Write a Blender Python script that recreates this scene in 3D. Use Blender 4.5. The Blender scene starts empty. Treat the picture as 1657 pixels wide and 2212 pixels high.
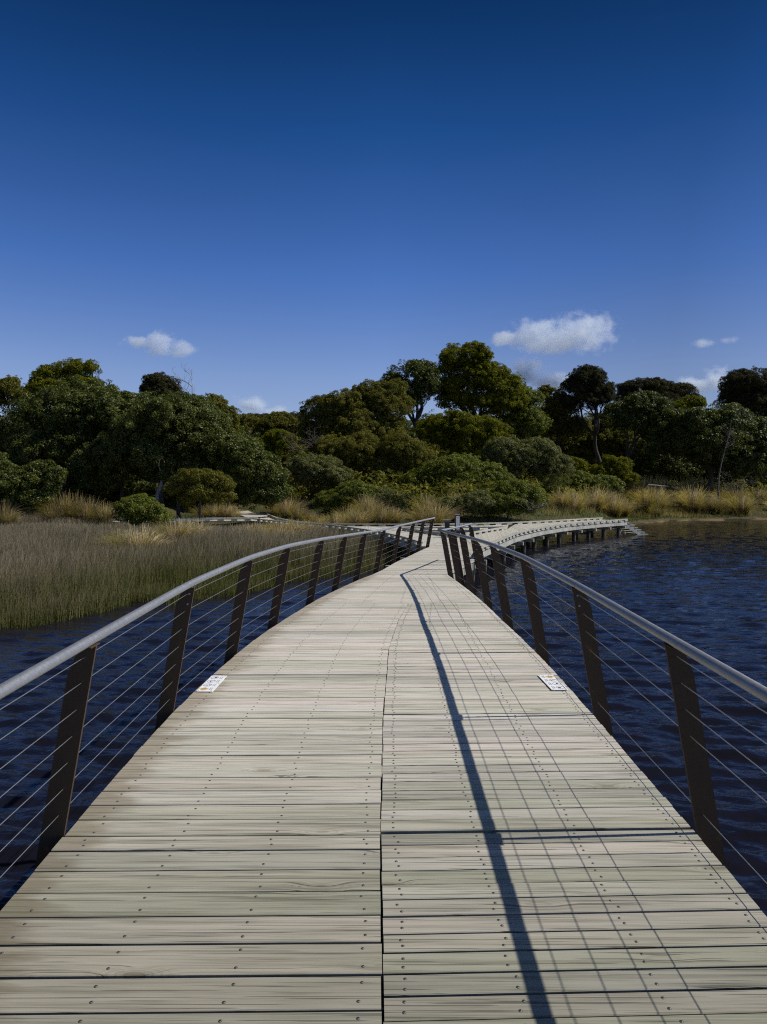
import bpy, math, random
import numpy as np
from mathutils import Vector, Matrix
random.seed(7); rng = np.random.default_rng(7)
S = bpy.context.scene
COL = S.collection
R = math.radians

# ------------------------------------------------------------------ camera, sky, sun, exposure
EYE = 1.684; FPX = 1474.7; HORIZON = 1064.0
PITCH = math.atan((1106 - HORIZON) / FPX)
cam = bpy.data.cameras.new('camera'); cam.lens = 24; cam.sensor_fit = 'VERTICAL'; cam.sensor_height = 36; cam.sensor_width = 36
cam.clip_start = 0.05; cam.clip_end = 9000
camo = bpy.data.objects.new('camera', cam); COL.objects.link(camo)
camo.location = (0, 0, EYE); camo.rotation_euler = (math.pi / 2 - PITCH, 0, 0)
S.camera = camo

SUN_EL = 47.5
SUN_DIR = Vector((math.cos(R(SUN_EL)), 0.045, math.sin(R(SUN_EL)))).normalized()   # towards the sun
w = bpy.data.worlds.new('World'); S.world = w; w.use_nodes = True
nt = w.node_tree; nt.nodes.clear()
sky = nt.nodes.new('ShaderNodeTexSky'); sky.sky_type = 'NISHITA'; sky.sun_disc = False
sky.sun_elevation = R(SUN_EL); sky.sun_rotation = math.atan2(SUN_DIR.x, SUN_DIR.y)
sky.air_density = 1.0; sky.dust_density = 0.3; sky.ozone_density = 4.0; sky.altitude = 0
def _wn(t, **k):
    o = nt.nodes.new('ShaderNode' + t)
    for q, v in k.items(): setattr(o, q, v)
    return o
tc = _wn('TexCoord'); sx_ = _wn('SeparateXYZ'); nt.links.new(tc.outputs['Generated'], sx_.inputs[0])
rmp = _wn('ValToRGB'); nt.links.new(sx_.outputs[2], rmp.inputs[0]); el = rmp.color_ramp.elements      # polarised sky: blue deepens with height; last stop lifted overhead, out of view, to fill shadows
STOPS = [(0.0, (1.05, .90, 1.0)), (.167, (.90, .865, 1.08)), (.30, (.44, .65, 1.06)), (.46, (.12, .37, .70)), (.578, (.040, .185, .37)), (.78, (.44, .33, .25))]
while len(el) < len(STOPS): el.new(.5)
for e_, (p_, c_) in zip(el, STOPS): e_.position = p_; e_.color = (*c_, 1)
mx_ = _wn('ValToRGB'); nt.links.new(sx_.outputs[0], mx_.inputs[0]); ex_ = mx_.color_ramp.elements           # and brightens again around the sun, lifted out of view as added shadow fill
while len(ex_) < 4: ex_.new(.5)
for e_, (p_, v_) in zip(ex_, [(0.0, 1.0), (.38, .70), (.50, .74), (.80, 2.6)]): e_.position = p_; e_.color = (v_, v_, v_, 1)
mul = _wn('Mix', data_type='RGBA', blend_type='MULTIPLY'); mul.inputs[0].default_value = 1.0
ml2 = _wn('Mix', data_type='RGBA', blend_type='MULTIPLY'); ml2.inputs[0].default_value = 1.0
bg = _wn('Background'); bg.inputs[1].default_value = 0.10; wo = _wn('OutputWorld')
nt.links.new(sky.outputs[0], mul.inputs[6]); nt.links.new(rmp.outputs[0], mul.inputs[7])
nt.links.new(mul.outputs[2], ml2.inputs[6]); nt.links.new(mx_.outputs[0], ml2.inputs[7])
nt.links.new(ml2.outputs[2], bg.inputs[0]); nt.links.new(bg.outputs[0], wo.inputs[0])
sl = bpy.data.lights.new('sun', 'SUN'); sl.energy = 4.6; sl.angle = R(0.5); sl.color = (1.0, 0.95, 0.86)
so = bpy.data.objects.new('sun', sl); COL.objects.link(so)
so.rotation_euler = SUN_DIR.to_track_quat('Z', 'Y').to_euler()
S.view_settings.view_transform = 'Standard'; S.view_settings.look = 'None'
S.view_settings.exposure = 0.0; S.view_settings.gamma = 1.0
S.render.engine = 'CYCLES'
S.cycles.use_denoising = False; S.cycles.filter_width = 1.15
S.cycles.max_bounces = 8; S.cycles.diffuse_bounces = 4; S.cycles.glossy_bounces = 3; S.cycles.transmission_bounces = 3
S.cycles.volume_bounces = 8; S.cycles.transparent_max_bounces = 6
S.cycles.sample_clamp_indirect = 5

# ------------------------------------------------------------------ measuring helpers (photo shown 1657 x 2212)
cp, sp = math.cos(PITCH), math.sin(PITCH)
def ray(px, py):
    a = (px - 828.5) / FPX; b = (1106 - py) / FPX
    return np.array((a, cp + b * sp, -sp + b * cp))
def on_z(px, py, z):
    d = ray(px, py); return np.array((0, 0, EYE)) + d * ((z - EYE) / d[2])
def at_y(px, py, y):
    d = ray(px, py); return np.array((0, 0, EYE)) + d * (y / d[1])
_zy = np.array([-6, 0, 2, 3.4, 5, 7, 8.5, 10.5, 12.3, 15.5, 23, 400])
_zz = np.array([-.16, -.09, -.035, 0, .06, .092, .076, .012, -.05, -.12, -.13, -.13])
_gy = np.linspace(-6, 30, 721); _gz = np.interp(_gy, _zy, _zz)
_gz = np.convolve(np.pad(_gz, 25, 'edge'), np.ones(51) / 51, 'valid')
def zdeck(y): return np.interp(y, _gy, _gz)
def on_deck(px, py, dz=0.0):
    z = 0.0
    for _ in range(25):
        p = on_z(px, py, z + dz); z = float(zdeck(p[1]))
    return p
WATER = -1.02; ZP = -0.13

# ------------------------------------------------------------------ object helpers
def tag(o, label=None, cat=None, group=None, kind=None):
    if label: o['label'] = label
    if cat: o['category'] = cat
    if group: o['group'] = group
    if kind: o['kind'] = kind
    return o
def empty(name, loc, label, cat, group=None):
    o = bpy.data.objects.new(name, None); COL.objects.link(o); o.location = loc; o.empty_display_size = .2
    return tag(o, label, cat, group)
def link(name, me, parent=None):
    o = bpy.data.objects.new(name, me); COL.objects.link(o)
    if parent is not None:
        o.parent = parent; o.matrix_parent_inverse = Matrix.Translation(-Vector(parent.location))
    return o
def mesh_np(name, V, F, mats, tint=None, smooth=False, attrs=None, mi=None):
    V = np.asarray(V, np.float32); F = np.asarray(F, np.int32); m, k = F.shape
    me = bpy.data.meshes.new(name)
    me.vertices.add(len(V)); me.vertices.foreach_set('co', V.ravel())
    me.loops.add(m * k); me.loops.foreach_set('vertex_index', F.ravel())
    me.polygons.add(m); me.polygons.foreach_set('loop_start', np.arange(0, m * k, k, dtype=np.int32))
    me.polygons.foreach_set('use_smooth', np.full(m, smooth))
    for mt in (mats if isinstance(mats, (list, tuple)) else [mats]): me.materials.append(mt)
    if mi is not None: me.polygons.foreach_set('material_index', np.asarray(mi, np.int32))
    A = dict(attrs or {})
    if tint is not None: A['tint'] = tint
    for n, v in A.items():
        at = me.attributes.new(n, 'FLOAT', 'POINT'); at.data.foreach_set('value', np.asarray(v, np.float32))
    me.update(calc_edges=True)
    return me
class MB:
    def __init__(s): s.v = []; s.f = []; s.m = []; s.a = []; s.sm = []
    def add(s, V, F, mi=0, a=None, sm=False):
        b = len(s.v); s.v += [tuple(map(float, p)) for p in V]
        s.a += list(a) if a is not None else [0.0] * len(V)
        for f in F: s.f.append([b + i for i in f]); s.m.append(mi); s.sm.append(sm)
    def box(s, c, ax, ay, az, sx, sy, sz, mi=0):
        c = np.array(c, float); ax, ay, az = (np.array(q, float) for q in (ax, ay, az))
        V = [c + ax * sx * i / 2 + ay * sy * j / 2 + az * sz * k / 2 for k in (-1, 1) for j in (-1, 1) for i in (-1, 1)]
        s.add(V, [(0, 2, 3, 1), (4, 5, 7, 6), (0, 1, 5, 4), (2, 6, 7, 3), (0, 4, 6, 2), (1, 3, 7, 5)], mi)
    def abox(s, c, sx, sy, sz, mi=0): s.box(c, (1, 0, 0), (0, 1, 0), (0, 0, 1), sx, sy, sz, mi)
    def beam(s, p, q, wd, ht, mi=0):
        p, q = np.array(p, float), np.array(q, float); d = q - p; L = np.linalg.norm(d)
        if L < 1e-5: return
        d /= L; sd = np.cross(d, (0, 0, 1)); n = np.linalg.norm(sd)
        sd = np.array((1., 0, 0)) if n < 1e-5 else sd / n
        s.box((p + q) / 2, d, sd, np.cross(sd, d), L, wd, ht, mi)
    def prism(s, top, dz, mi=0, a=None):          # polygon (list of 3-D points) pushed down by dz
        n = len(top); top = [np.array(p, float) for p in top]
        V = top + [p - np.array((0, 0, dz)) for p in top]
        F = [tuple(range(n)), tuple(range(2 * n - 1, n - 1, -1))] + [(i, i + n, (i + 1) % n + n, (i + 1) % n) for i in range(n)]
        s.add(V, F, mi, a=(list(a) * 2 if a is not None else None))
    def tube(s, P, r, n=8, mi=0, cap=True, sm=True):
        P = [np.array(p, float) for p in P]; N = len(P)
        rr = r if hasattr(r, '__len__') else [r] * N
        V = []; up = np.array((0, 0, 1.0)); prev = None
        for i in range(N):
            t = P[min(i + 1, N - 1)] - P[max(i - 1, 0)]; t = t / (np.linalg.norm(t) + 1e-9)
            if prev is None:
                x = np.cross(t, up if abs(t[2]) < .9 else np.array((1., 0, 0)))
            else: x = prev - t * np.dot(prev, t)
            x = x / (np.linalg.norm(x) + 1e-9); prev = x; y = np.cross(t, x)
            for k in range(n):
                a = 2 * math.pi * k / n; V.append(P[i] + rr[i] * (x * math.cos(a) + y * math.sin(a)))
        F = [(i * n + k, i * n + (k + 1) % n, (i + 1) * n + (k + 1) % n, (i + 1) * n + k) for i in range(N - 1) for k in range(n)]
        s.add(V, F, mi, sm=sm)
        if cap:
            s.add([V[k] for k in range(n)], [tuple(range(n - 1, -1, -1))], mi); s.add(V[-n:], [tuple(range(n))], mi)
    def mesh(s, name, mats, attr=None):
        me = bpy.data.meshes.new(name); me.from_pydata(s.v, [], s.f)
        for m in (mats if isinstance(mats, (list, tuple)) else [mats]): me.materials.append(m)
        me.polygons.foreach_set('material_index', s.m); me.polygons.foreach_set('use_smooth', s.sm)
        if attr:
            at = me.attributes.new(attr, 'FLOAT', 'POINT'); at.data.foreach_set('value', s.a)
        me.update(); return me
    def build(s, name, mats, parent=None, attr=None): return link(name, s.mesh(name, mats, attr), parent)
def smooth_path(P, step=.25, win=5):
    P = np.array(P, float); d = np.r_[0, np.cumsum(np.linalg.norm(np.diff(P, axis=0), axis=1))]
    t = np.linspace(0, d[-1], max(int(d[-1] / step), 3) + 1)
    Q = np.stack([np.interp(t, d, P[:, k]) for k in range(P.shape[1])], 1)
    for _ in range(win):
        Q[1:-1] = (Q[:-2] + Q[1:-1] * 2 + Q[2:]) / 4
    return Q
def path_at(P, t):
    P = np.asarray(P); d = np.r_[0, np.cumsum(np.linalg.norm(np.diff(P, axis=0), axis=1))]
    return np.array([np.interp(t, d, P[:, k]) for k in range(P.shape[1])])
def path_len(P): return float(np.linalg.norm(np.diff(np.asarray(P), axis=0), axis=1).sum())

# ------------------------------------------------------------------ material helpers
class NT:
    def __init__(s, name):
        s.m = bpy.data.materials.new(name); s.m.use_nodes = True; s.t = s.m.node_tree
        s.b = s.t.nodes['Principled BSDF']; s.out = s.t.nodes['Material Output']
    def n(s, typ, **kw):
        o = s.t.nodes.new('ShaderNode' + typ)
        for k, v in kw.items(): setattr(o, k, v)
        return o
    def l(s, a, b): s.t.links.new(a, b)
    def put(s, sock, v):
        if hasattr(v, 'is_output'): s.l(v, sock)
        else: sock.default_value = v
    def math(s, op, a, b=0.0, c=None, clamp=False):
        o = s.n('Math', operation=op, use_clamp=clamp); s.put(o.inputs[0], a); s.put(o.inputs[1], b)
        if c is not None: s.put(o.inputs[2], c)
        return o.outputs[0]
    def vmath(s, op, a, b):
        o = s.n('VectorMath', operation=op); s.put(o.inputs[0], a); s.put(o.inputs[1], b); return o.outputs[0]
    def mix(s, f, a, b, mode='MIX'):
        o = s.n('Mix', data_type='RGBA', blend_type=mode); s.put(o.inputs[0], f); s.put(o.inputs[6], a); s.put(o.inputs[7], b); return o.outputs[2]
    def noise(s, v, scale=1.0, detail=3.0, rough=.5, dist=0.0):
        o = s.n('TexNoise'); s.put(o.inputs['Vector'], v); o.inputs['Scale'].default_value = scale
        o.inputs['Detail'].default_value = detail; o.inputs['Roughness'].default_value = rough; o.inputs['Distortion'].default_value = dist
        return o.outputs[0]
    def ramp(s, f, *st):
        o = s.n('ValToRGB'); s.put(o.inputs[0], f); e = o.color_ramp.elements
        while len(e) < len(st): e.new(.5)
        for q, (p, c) in zip(e, st): q.position = p; q.color = c if len(c) == 4 else (*c, 1)
        return o.outputs[0]
    def step(s, v, a, b):
        o = s.n('MapRange', interpolation_type='SMOOTHSTEP'); s.put(o.inputs[0], v); o.inputs[1].default_value = a; o.inputs[2].default_value = b
        return o.outputs[0]
    def attr(s, n): return s.n('Attribute', attribute_name=n).outputs['Fac']
    def bump(s, h, strength=.3, dist=.01):
        o = s.n('Bump'); o.inputs['Strength'].default_value = strength; o.inputs['Distance'].default_value = dist
        s.l(h, o.inputs['Height']); s.l(o.outputs[0], s.b.inputs['Normal']); return o
    def set(s, color=None, rough=None, metal=None, spec=None):
        if color is not None: s.put(s.b.inputs['Base Color'], color if hasattr(color, 'is_output') else (*color[:3], 1))
        if rough is not None: s.put(s.b.inputs['Roughness'], rough)
        if metal is not None: s.put(s.b.inputs['Metallic'], metal)
        if spec is not None: s.b.inputs['Specular IOR Level'].default_value = spec
        return s.m
def pos(t): return t.n('TexCoord').outputs['Object']

def wood(name, light, mid, dark, ang=0.0, stain_falloff=False, knots=True, bump=.55):
    t = NT(name); P = pos(t)
    rnd = t.n('NewGeometry').outputs['Random Per Island']
    mp = t.n('Mapping'); t.l(P, mp.inputs[0]); mp.inputs['Rotation'].default_value = (0, 0, ang); P = mp.outputs[0]
    off = t.n('CombineXYZ'); t.l(t.math('MULTIPLY', rnd, 61.0), off.inputs[0]); t.l(t.math('MULTIPLY', rnd, 37.0), off.inputs[2])
    Q = t.vmath('ADD', P, off.outputs[0])
    # knots: sparse cells that bend the grain
    vk = t.n('TexVoronoi'); t.l(t.vmath('MULTIPLY', Q, (2.1, 7.5, 0.0)), vk.inputs['Vector']); vk.inputs['Scale'].default_value = 1.0
    kd = vk.outputs['Distance']; kr = t.n('SeparateColor'); t.l(vk.outputs['Color'], kr.inputs[0])
    has = t.math('GREATER_THAN', kr.outputs[0], .60)
    near = t.math('MULTIPLY', t.math('SUBTRACT', 1.0, t.step(kd, .0, .42)), has)
    bend = t.n('CombineXYZ'); t.l(t.math('MULTIPLY', near, .035), bend.inputs[1])
    Q2 = t.vmath('ADD', Q, bend.outputs[0])
    g1 = t.noise(t.vmath('MULTIPLY', Q2, (1.1, 42, 1)), 1, 4, .6)
    g2 = t.noise(t.vmath('MULTIPLY', Q2, (2.6, 160, 1)), 1, 3, .6)
    g3 = t.noise(t.vmath('MULTIPLY', Q, (.9, 4.0, 1)), 1, 3, .55)
    crack = t.step(t.noise(t.vmath('MULTIPLY', Q2, (1.5, 130, 1)), 1, 2, .5), .61, .66)
    c = t.ramp(t.math('ADD', t.math('MULTIPLY', g1, .7), t.math('MULTIPLY', g2, .3)), (.375, dark), (.49, mid), (.615, light))
    c = t.mix(t.math('MULTIPLY', g3, .40), c, (mid[0] * .95, mid[1] * .94, mid[2] * .90, 1))
    bri = t.ramp(rnd, (0, (.66, .67, .63)), (.25, (1.0, 1.0, .98)), (.5, (.80, .83, .74)), (.75, (1.04, 1.0, .97)), (1, (.90, .88, .86)))
    c = t.mix(1.0, c, bri, 'MULTIPLY')
    if knots:
        core = t.math('MULTIPLY', t.math('SUBTRACT', 1.0, t.step(kd, .04, .17)), has)
        rings = t.math('MULTIPLY', t.math('MULTIPLY', t.math('SINE', t.math('MULTIPLY', kd, 95.0)), near), .5, clamp=True)
        c = t.mix(t.math('MULTIPLY', core, .7), c, (dark[0] * .75, dark[1] * .66, dark[2] * .52, 1)); c = t.mix(rings, c, (dark[0] * .7, dark[1] * .62, dark[2] * .5, 1))
    c = t.mix(t.math('MULTIPLY', crack, .62), c, (.085, .075, .058, 1))
    if stain_falloff:
        u = t.attr('u')
        bl = t.noise(t.vmath('MULTIPLY', Q, (1.6, 9.0, 1)), 1, 4, .6)
        reach = t.math('SUBTRACT', t.math('ADD', bl, -.10), t.math('MULTIPLY', u, 1.25))
        st = t.math('MULTIPLY', t.step(reach, .05, .30), t.math('GREATER_THAN', u, -.5))
        c = t.mix(t.math('MULTIPLY', st, .60), c, (.22, .17, .105, 1))
        gr = t.step(t.noise(t.vmath('MULTIPLY', P, (.5, .8, 1)), 1, 4, .6), .48, .72)
        c = t.mix(t.math('MULTIPLY', gr, .35), c, (.25, .25, .18, 1))
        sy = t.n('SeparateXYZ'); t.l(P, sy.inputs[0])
        near_falloff = t.math('SUBTRACT', 1.0, t.step(t.math('ADD', sy.outputs[1], t.math('MULTIPLY', t.math('SUBTRACT', g3, .5), 2.5)), 1.2, 5.5))  # brightness falloff painted into the near boards, slightly greener
        c = t.mix(near_falloff, c, t.mix(1.0, c, (.42, .435, .378, 1), 'MULTIPLY'))
    h = t.math('SUBTRACT', t.math('ADD', t.math('MULTIPLY', g1, .6), t.math('MULTIPLY', g2, .4)), crack)
    t.bump(h, bump, .010)
    return t.set(c, .78, spec=.25)
M = {}
M['deck'] = wood('weathered_deck_timber', (.665, .625, .57), (.56, .527, .472), (.33, .308, .258), stain_falloff=True)
M['deck2'] = wood('pale_weathered_timber', (.60, .58, .52), (.50, .48, .42), (.33, .31, .26), knots=False)
M['beam'] = wood('grey_beam_timber', (.50, .48, .42), (.40, .38, .32), (.20, .18, .14), knots=False)
M['dbeam'] = wood('dark_wet_timber', (.13, .105, .075), (.09, .07, .05), (.04, .032, .024), knots=False)
t = NT('galvanised_steel'); P = pos(t)
sp1 = t.noise(P, 55, 3, .6); sp2 = t.noise(P, 6, 3, .5)
M['galv'] = t.set(t.ramp(t.math('ADD', t.math('MULTIPLY', sp1, .5), t.math('MULTIPLY', sp2, .5)), (.3, (.285, .285, .283)), (.7, (.36, .36, .356))), t.math('ADD', .42, t.math('MULTIPLY', sp1, .2)), .75)
t = NT('dark_bronze_plate'); P = pos(t); n1 = t.noise(P, 14, 5, .65); n2 = t.noise(P, 120, 2, .5)
M['plate'] = t.set(t.mix(t.step(n1, .56, .74), (.068, .046, .028, 1), (.110, .062, .032, 1)), .7, 0.0, .15); t.bump(n2, .12, .002)
t = NT('stainless_cable'); M['cable'] = t.set((.42, .41, .38), .38, .9)
t = NT('screw_steel'); M['screw'] = t.set((.13, .13, .135), .6, .6)
t = NT('screw_recess'); M['recess'] = t.set((.015, .014, .013), .8)
t = NT('sign_white'); P = pos(t); M['white'] = t.set(t.mix(t.step(t.noise(P, 18, 4, .6), .55, .8), (.80, .80, .79, 1), (.68, .67, .63, 1)), .4)
t = NT('sign_yellow'); M['yellow'] = t.set((.60, .42, .15), .5)
t = NT('sign_black'); M['black'] = t.set((.02, .02, .03), .5)
t = NT('sign_grey_print'); M['print'] = t.set((.20, .20, .24), .6)
t = NT('bark_brown'); P = pos(t); M['bark'] = t.set(t.ramp(t.noise(t.vmath('MULTIPLY', P, (6, 6, 1.2)), 1, 4, .6), (.3, (.025, .018, .013)), (.7, (.085, .065, .048))), .9)
t = NT('bark_grey'); P = pos(t); M['greywood'] = t.set(t.ramp(t.noise(t.vmath('MULTIPLY', P, (6, 6, 1.2)), 1, 4, .6), (.3, (.05, .042, .034)), (.7, (.16, .135, .11))), .9)
t = NT('bark_dead'); P = pos(t); M['dead'] = t.set(t.ramp(t.noise(t.vmath('MULTIPLY', P, (6, 6, 1.2)), 1, 4, .6), (.3, (.12, .10, .085)), (.7, (.34, .30, .26))), .9)

def leaf_mat(name, d, m, l, rough=.5, spec=.4, trans=.2):
    t = NT(name); ti = t.attr('tint')
    c = t.ramp(ti, (0.05, d), (.55, m), (.95, l))
    t.set(c, rough, 0, spec)
    tr = t.n('BsdfTranslucent'); t.l(t.mix(1.0, c, (1.15, 1.25, .5, 1), 'MULTIPLY'), tr.inputs[0])
    mx = t.n('MixShader'); mx.inputs[0].default_value = trans
    t.l(t.b.outputs[0], mx.inputs[1]); t.l(tr.outputs[0], mx.inputs[2]); t.l(mx.outputs[0], t.out.inputs[0])
    return t.m
M['glossy'] = leaf_mat('glossy_dark_leaves', (.042, .056, .009), (.086, .106, .018), (.195, .195, .048), .45, .24, .32)
M['olive'] = leaf_mat('olive_fine_leaves', (.078, .078, .014), (.152, .142, .024), (.265, .230, .056), .6, .08, .35)
M['lime'] = leaf_mat('yellow_green_leaves', (.072, .082, .005), (.155, .158, .009), (.290, .262, .026), .55, .08, .38)
M['she'] = leaf_mat('sheoak_needles', (.028, .028, .010), (.058, .055, .020), (.098, .086, .034), .65, .08, .2)
M['shrub'] = leaf_mat('shrub_leaves', (.072, .092, .012), (.155, .176, .024), (.275, .270, .056), .48, .18, .36)
M['grey'] = leaf_mat('grey_green_leaves', (.082, .092, .025), (.165, .172, .050), (.280, .268, .112), .5, .18, .32)
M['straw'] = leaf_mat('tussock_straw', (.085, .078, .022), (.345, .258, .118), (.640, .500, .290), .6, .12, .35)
M['reed'] = leaf_mat('rush_stems', (.100, .108, .022), (.176, .144, .090), (.300, .248, .178), .7, .1, .2)
M['lawn'] = leaf_mat('short_green_grass', (.035, .060, .008), (.070, .105, .014), (.120, .150, .030), .6, .3, .25)

# ------------------------------------------------------------------ the setting: ground, water
_sx = np.array([-400, -80, -30, -14, -8.1, -7.2, -6.4, -6.1, -4.6, -3.85, -3.1, -2, -.33, 3, 6, 10, 14.4, 20, 27, 40, 80, 400.])
_sy = np.array([30, 20, 15, 14, 14.3, 14.9, 16.3, 17.6, 18.7, 19.4, 20.8, 22.7, 25.4, 31, 38, 43, 46.5, 57, 65, 70, 74, 80.])
def yshore(x):
    return np.interp(x, _sx, _sy) + .35 * np.sin(x * 1.7) + .2 * np.sin(x * 4.1 + 1)
def yrise(x): return np.interp(x, [-60, -20, -13, -8, -5, 0, 9, 15, 24, 60], [52, 54, 62, 60, 50, 40, 42, 50, 67, 74])
def sstep(v, a, b):
    q = np.clip((v - a) / (b - a), 0, 1); return q * q * (3 - 2 * q)
def hground(x, y):
    x = np.asarray(x, float); y = np.asarray(y, float)
    t = y - yshore(x); r = np.maximum(y - yrise(x), 0)
    z = -2.4 + 1.40 * sstep(t, -7, -.3) + .22 * sstep(t, -.4, .5) + .12 * sstep(t, 1, 6)
    z = z + .09 * np.minimum(r, 10) + .12 * np.clip(r - 8, 0, 60) + .35 * sstep(r, 0, 4)
    return z + .36 * sstep(y, 43.5, 47) * sstep(-x, -2, 2) + (.06 * np.sin(x * .9 + y * .5) + .05 * np.sin(x * 2.3 - y * 1.7)) * sstep(t, 0, 3) + .5 * np.sin(x * .11 + 1) * np.sin(y * .09) * sstep(r, 6, 30)
t = NT('ground_soil'); P = pos(t); n1 = t.noise(P, .7, 5, .6); n2 = t.noise(P, 9, 4, .6)
c = t.ramp(n1, (.35, (.045, .035, .020)), (.5, (.060, .058, .022)), (.65, (.050, .070, .016)))
c = t.mix(t.math('MULTIPLY', n2, .5), c, (.11, .085, .05, 1))
zz = t.n('SeparateXYZ'); t.l(P, zz.inputs[0])
sand = t.mix(t.math('MULTIPLY', t.step(zz.outputs[0], 8, 14), t.step(t.noise(P, .35, 4, .6), .46, .60)), (.020, .014, .008, 1), (.17, .11, .06, 1))
c = t.mix(t.math('SUBTRACT', 1.0, t.step(zz.outputs[2], WATER + .02, WATER + .16)), c, sand)
M['ground'] = t.set(c, .95, spec=.1); t.bump(n2, .6, .05)
gx = np.unique(np.r_[np.linspace(-60, 75, 320), np.linspace(-1500, -60, 24), np.linspace(75, 1500, 24)])
gy = np.unique(np.r_[np.linspace(-60, 5, 8), np.linspace(5, 110, 300), np.linspace(110, 1500, 24), np.linspace(-1500, -60, 12)])
GX, GY = np.meshgrid(gx, gy); GZ = hground(GX, GY)
GZ = np.where(GY > 130, np.minimum(GZ, 9), GZ)
V = np.stack([GX.ravel(), GY.ravel(), GZ.ravel()], 1); nx_, ny_ = len(gx), len(gy)
I = (np.arange(ny_ - 1)[:, None] * nx_ + np.arange(nx_ - 1)[None]).ravel()
tag(link('ground', mesh_np('ground', V, np.stack([I, I + 1, I + nx_ + 1, I + nx_], 1), M['ground'], smooth=True)), kind='structure')

t = NT('dark_lake_water'); P = pos(t)
wv = t.vmath('MULTIPLY', P, (1.0, 2.1, 1.0))
b1 = t.noise(wv, 3.2, 3, .55, .6); b2 = t.noise(wv, 11, 3, .6, .4)
sh = t.attr('shallow')
t.set(t.mix(sh, (.0075, .0075, .0130, 1), (.036, .018, .006, 1)), .075, 0, .5)
t.b.inputs['IOR'].default_value = 1.333
t.bump(t.math('ADD', t.math('MULTIPLY', b1, 1.0), t.math('MULTIPLY', b2, .35)), .40, .032)
M['water'] = t.m
rr = np.r_[np.geomspace(1.2, 95, 620), np.geomspace(97, 3000, 26)]
aa = np.r_[np.linspace(R(-40), R(40), 460), np.linspace(R(46), R(314), 40)]
RR, AA = np.meshgrid(rr, aa, indexing='ij')
WX = RR * np.sin(AA); WY = RR * np.cos(AA); WZ = np.zeros_like(WX)
wr = np.random.default_rng(3)
for k in range(34):
    lam = 0.28 * (1.10 ** k) * 1.0; th = wr.normal(R(82), R(20)); kx, ky = math.cos(th), math.sin(th)
    fade = np.clip((lam * 60 - RR) / (lam * 30), 0, 1)
    ph = wr.uniform(0, 6.28); amp = .0068 * lam ** .85 if lam < 1.2 else .0068 * 1.2 ** .85 * (1.2 / lam)
    wob = .9 * np.sin(WX * .31 / lam + ph * 3) + .8 * np.sin(WY * .23 / lam - ph)
    sn = np.sin((WX * kx + WY * ky) * 2 * math.pi / lam + ph + wob)
    WZ += amp * fade * (1 - 2 * np.abs(sn) ** 1.3 * .9)
SHW = np.clip(1 - (yshore(WX) - WY) / 6.0, 0, 1) ** 1.4 * .85
SHW = np.where(WY > 0, SHW, 0) * np.clip((WX - 0) / 12, .12, 1)
V = np.stack([WX.ravel(), WY.ravel(), WATER + WZ.ravel()], 1); na = len(aa); nr = len(rr)
ii, jj = np.meshgrid(np.arange(nr - 1), np.arange(na), indexing='ij')
j2 = (jj + 1) % na
F = np.stack([ii * na + jj, (ii + 1) * na + jj, (ii + 1) * na + j2, ii * na + j2], -1).reshape(-1, 4)
tag(link('water', mesh_np('water', V, F, M['water'], smooth=True, attrs={'shallow': SHW.ravel()})), kind='structure')

# ------------------------------------------------------------------ footbridge
Lpx = [(26, 1944), (137, 1801), (258, 1668), (387, 1521), (486, 1436), (511, 1411), (600, 1347), (641, 1323), (676, 1299), (731, 1272), (775, 1252), (820, 1235), (853, 1215), (885, 1201), (907, 1190), (928, 1181)]
Rpx = [(1578, 1890), (1507, 1795), (1460, 1751), (1372, 1651), (1280, 1542), (1158, 1409), (1085, 1341), (1046, 1302), (1012, 1274), (985, 1254), (966, 1241)]
LE = np.array([(-1.5, -6.0), (-1.55, -2.0), (-1.57, .5)] + [tuple(on_deck(*p)[:2]) for p in Lpx])
RE = np.array([(1.42, -6.0), (1.50, -2.0), (1.54, .5)] + [tuple(on_deck(*p)[:2]) for p in Rpx])
LES = smooth_path(LE, .2, 14); RES = smooth_path(RE, .2, 10)
RK = on_deck(1026, 1210)[:2]; CORNER = RES[-1]
print('corner', CORNER, 'RK', RK, 'Lend', LES[-1])
def xl(y): return float(np.interp(y, LES[:, 1], LES[:, 0]))
def xr(y): return float(np.interp(y, RES[:, 1], RES[:, 0]))
SE = np.array([(.02, -6.), (.0, 2.1), (-.015, 3.3), (-.003, 4.9), (.055, 7.), (.20, 8.7), (.37, 10.15)])
def xs(y): return float(np.interp(y, SE[:, 1], SE[:, 0]))

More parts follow.
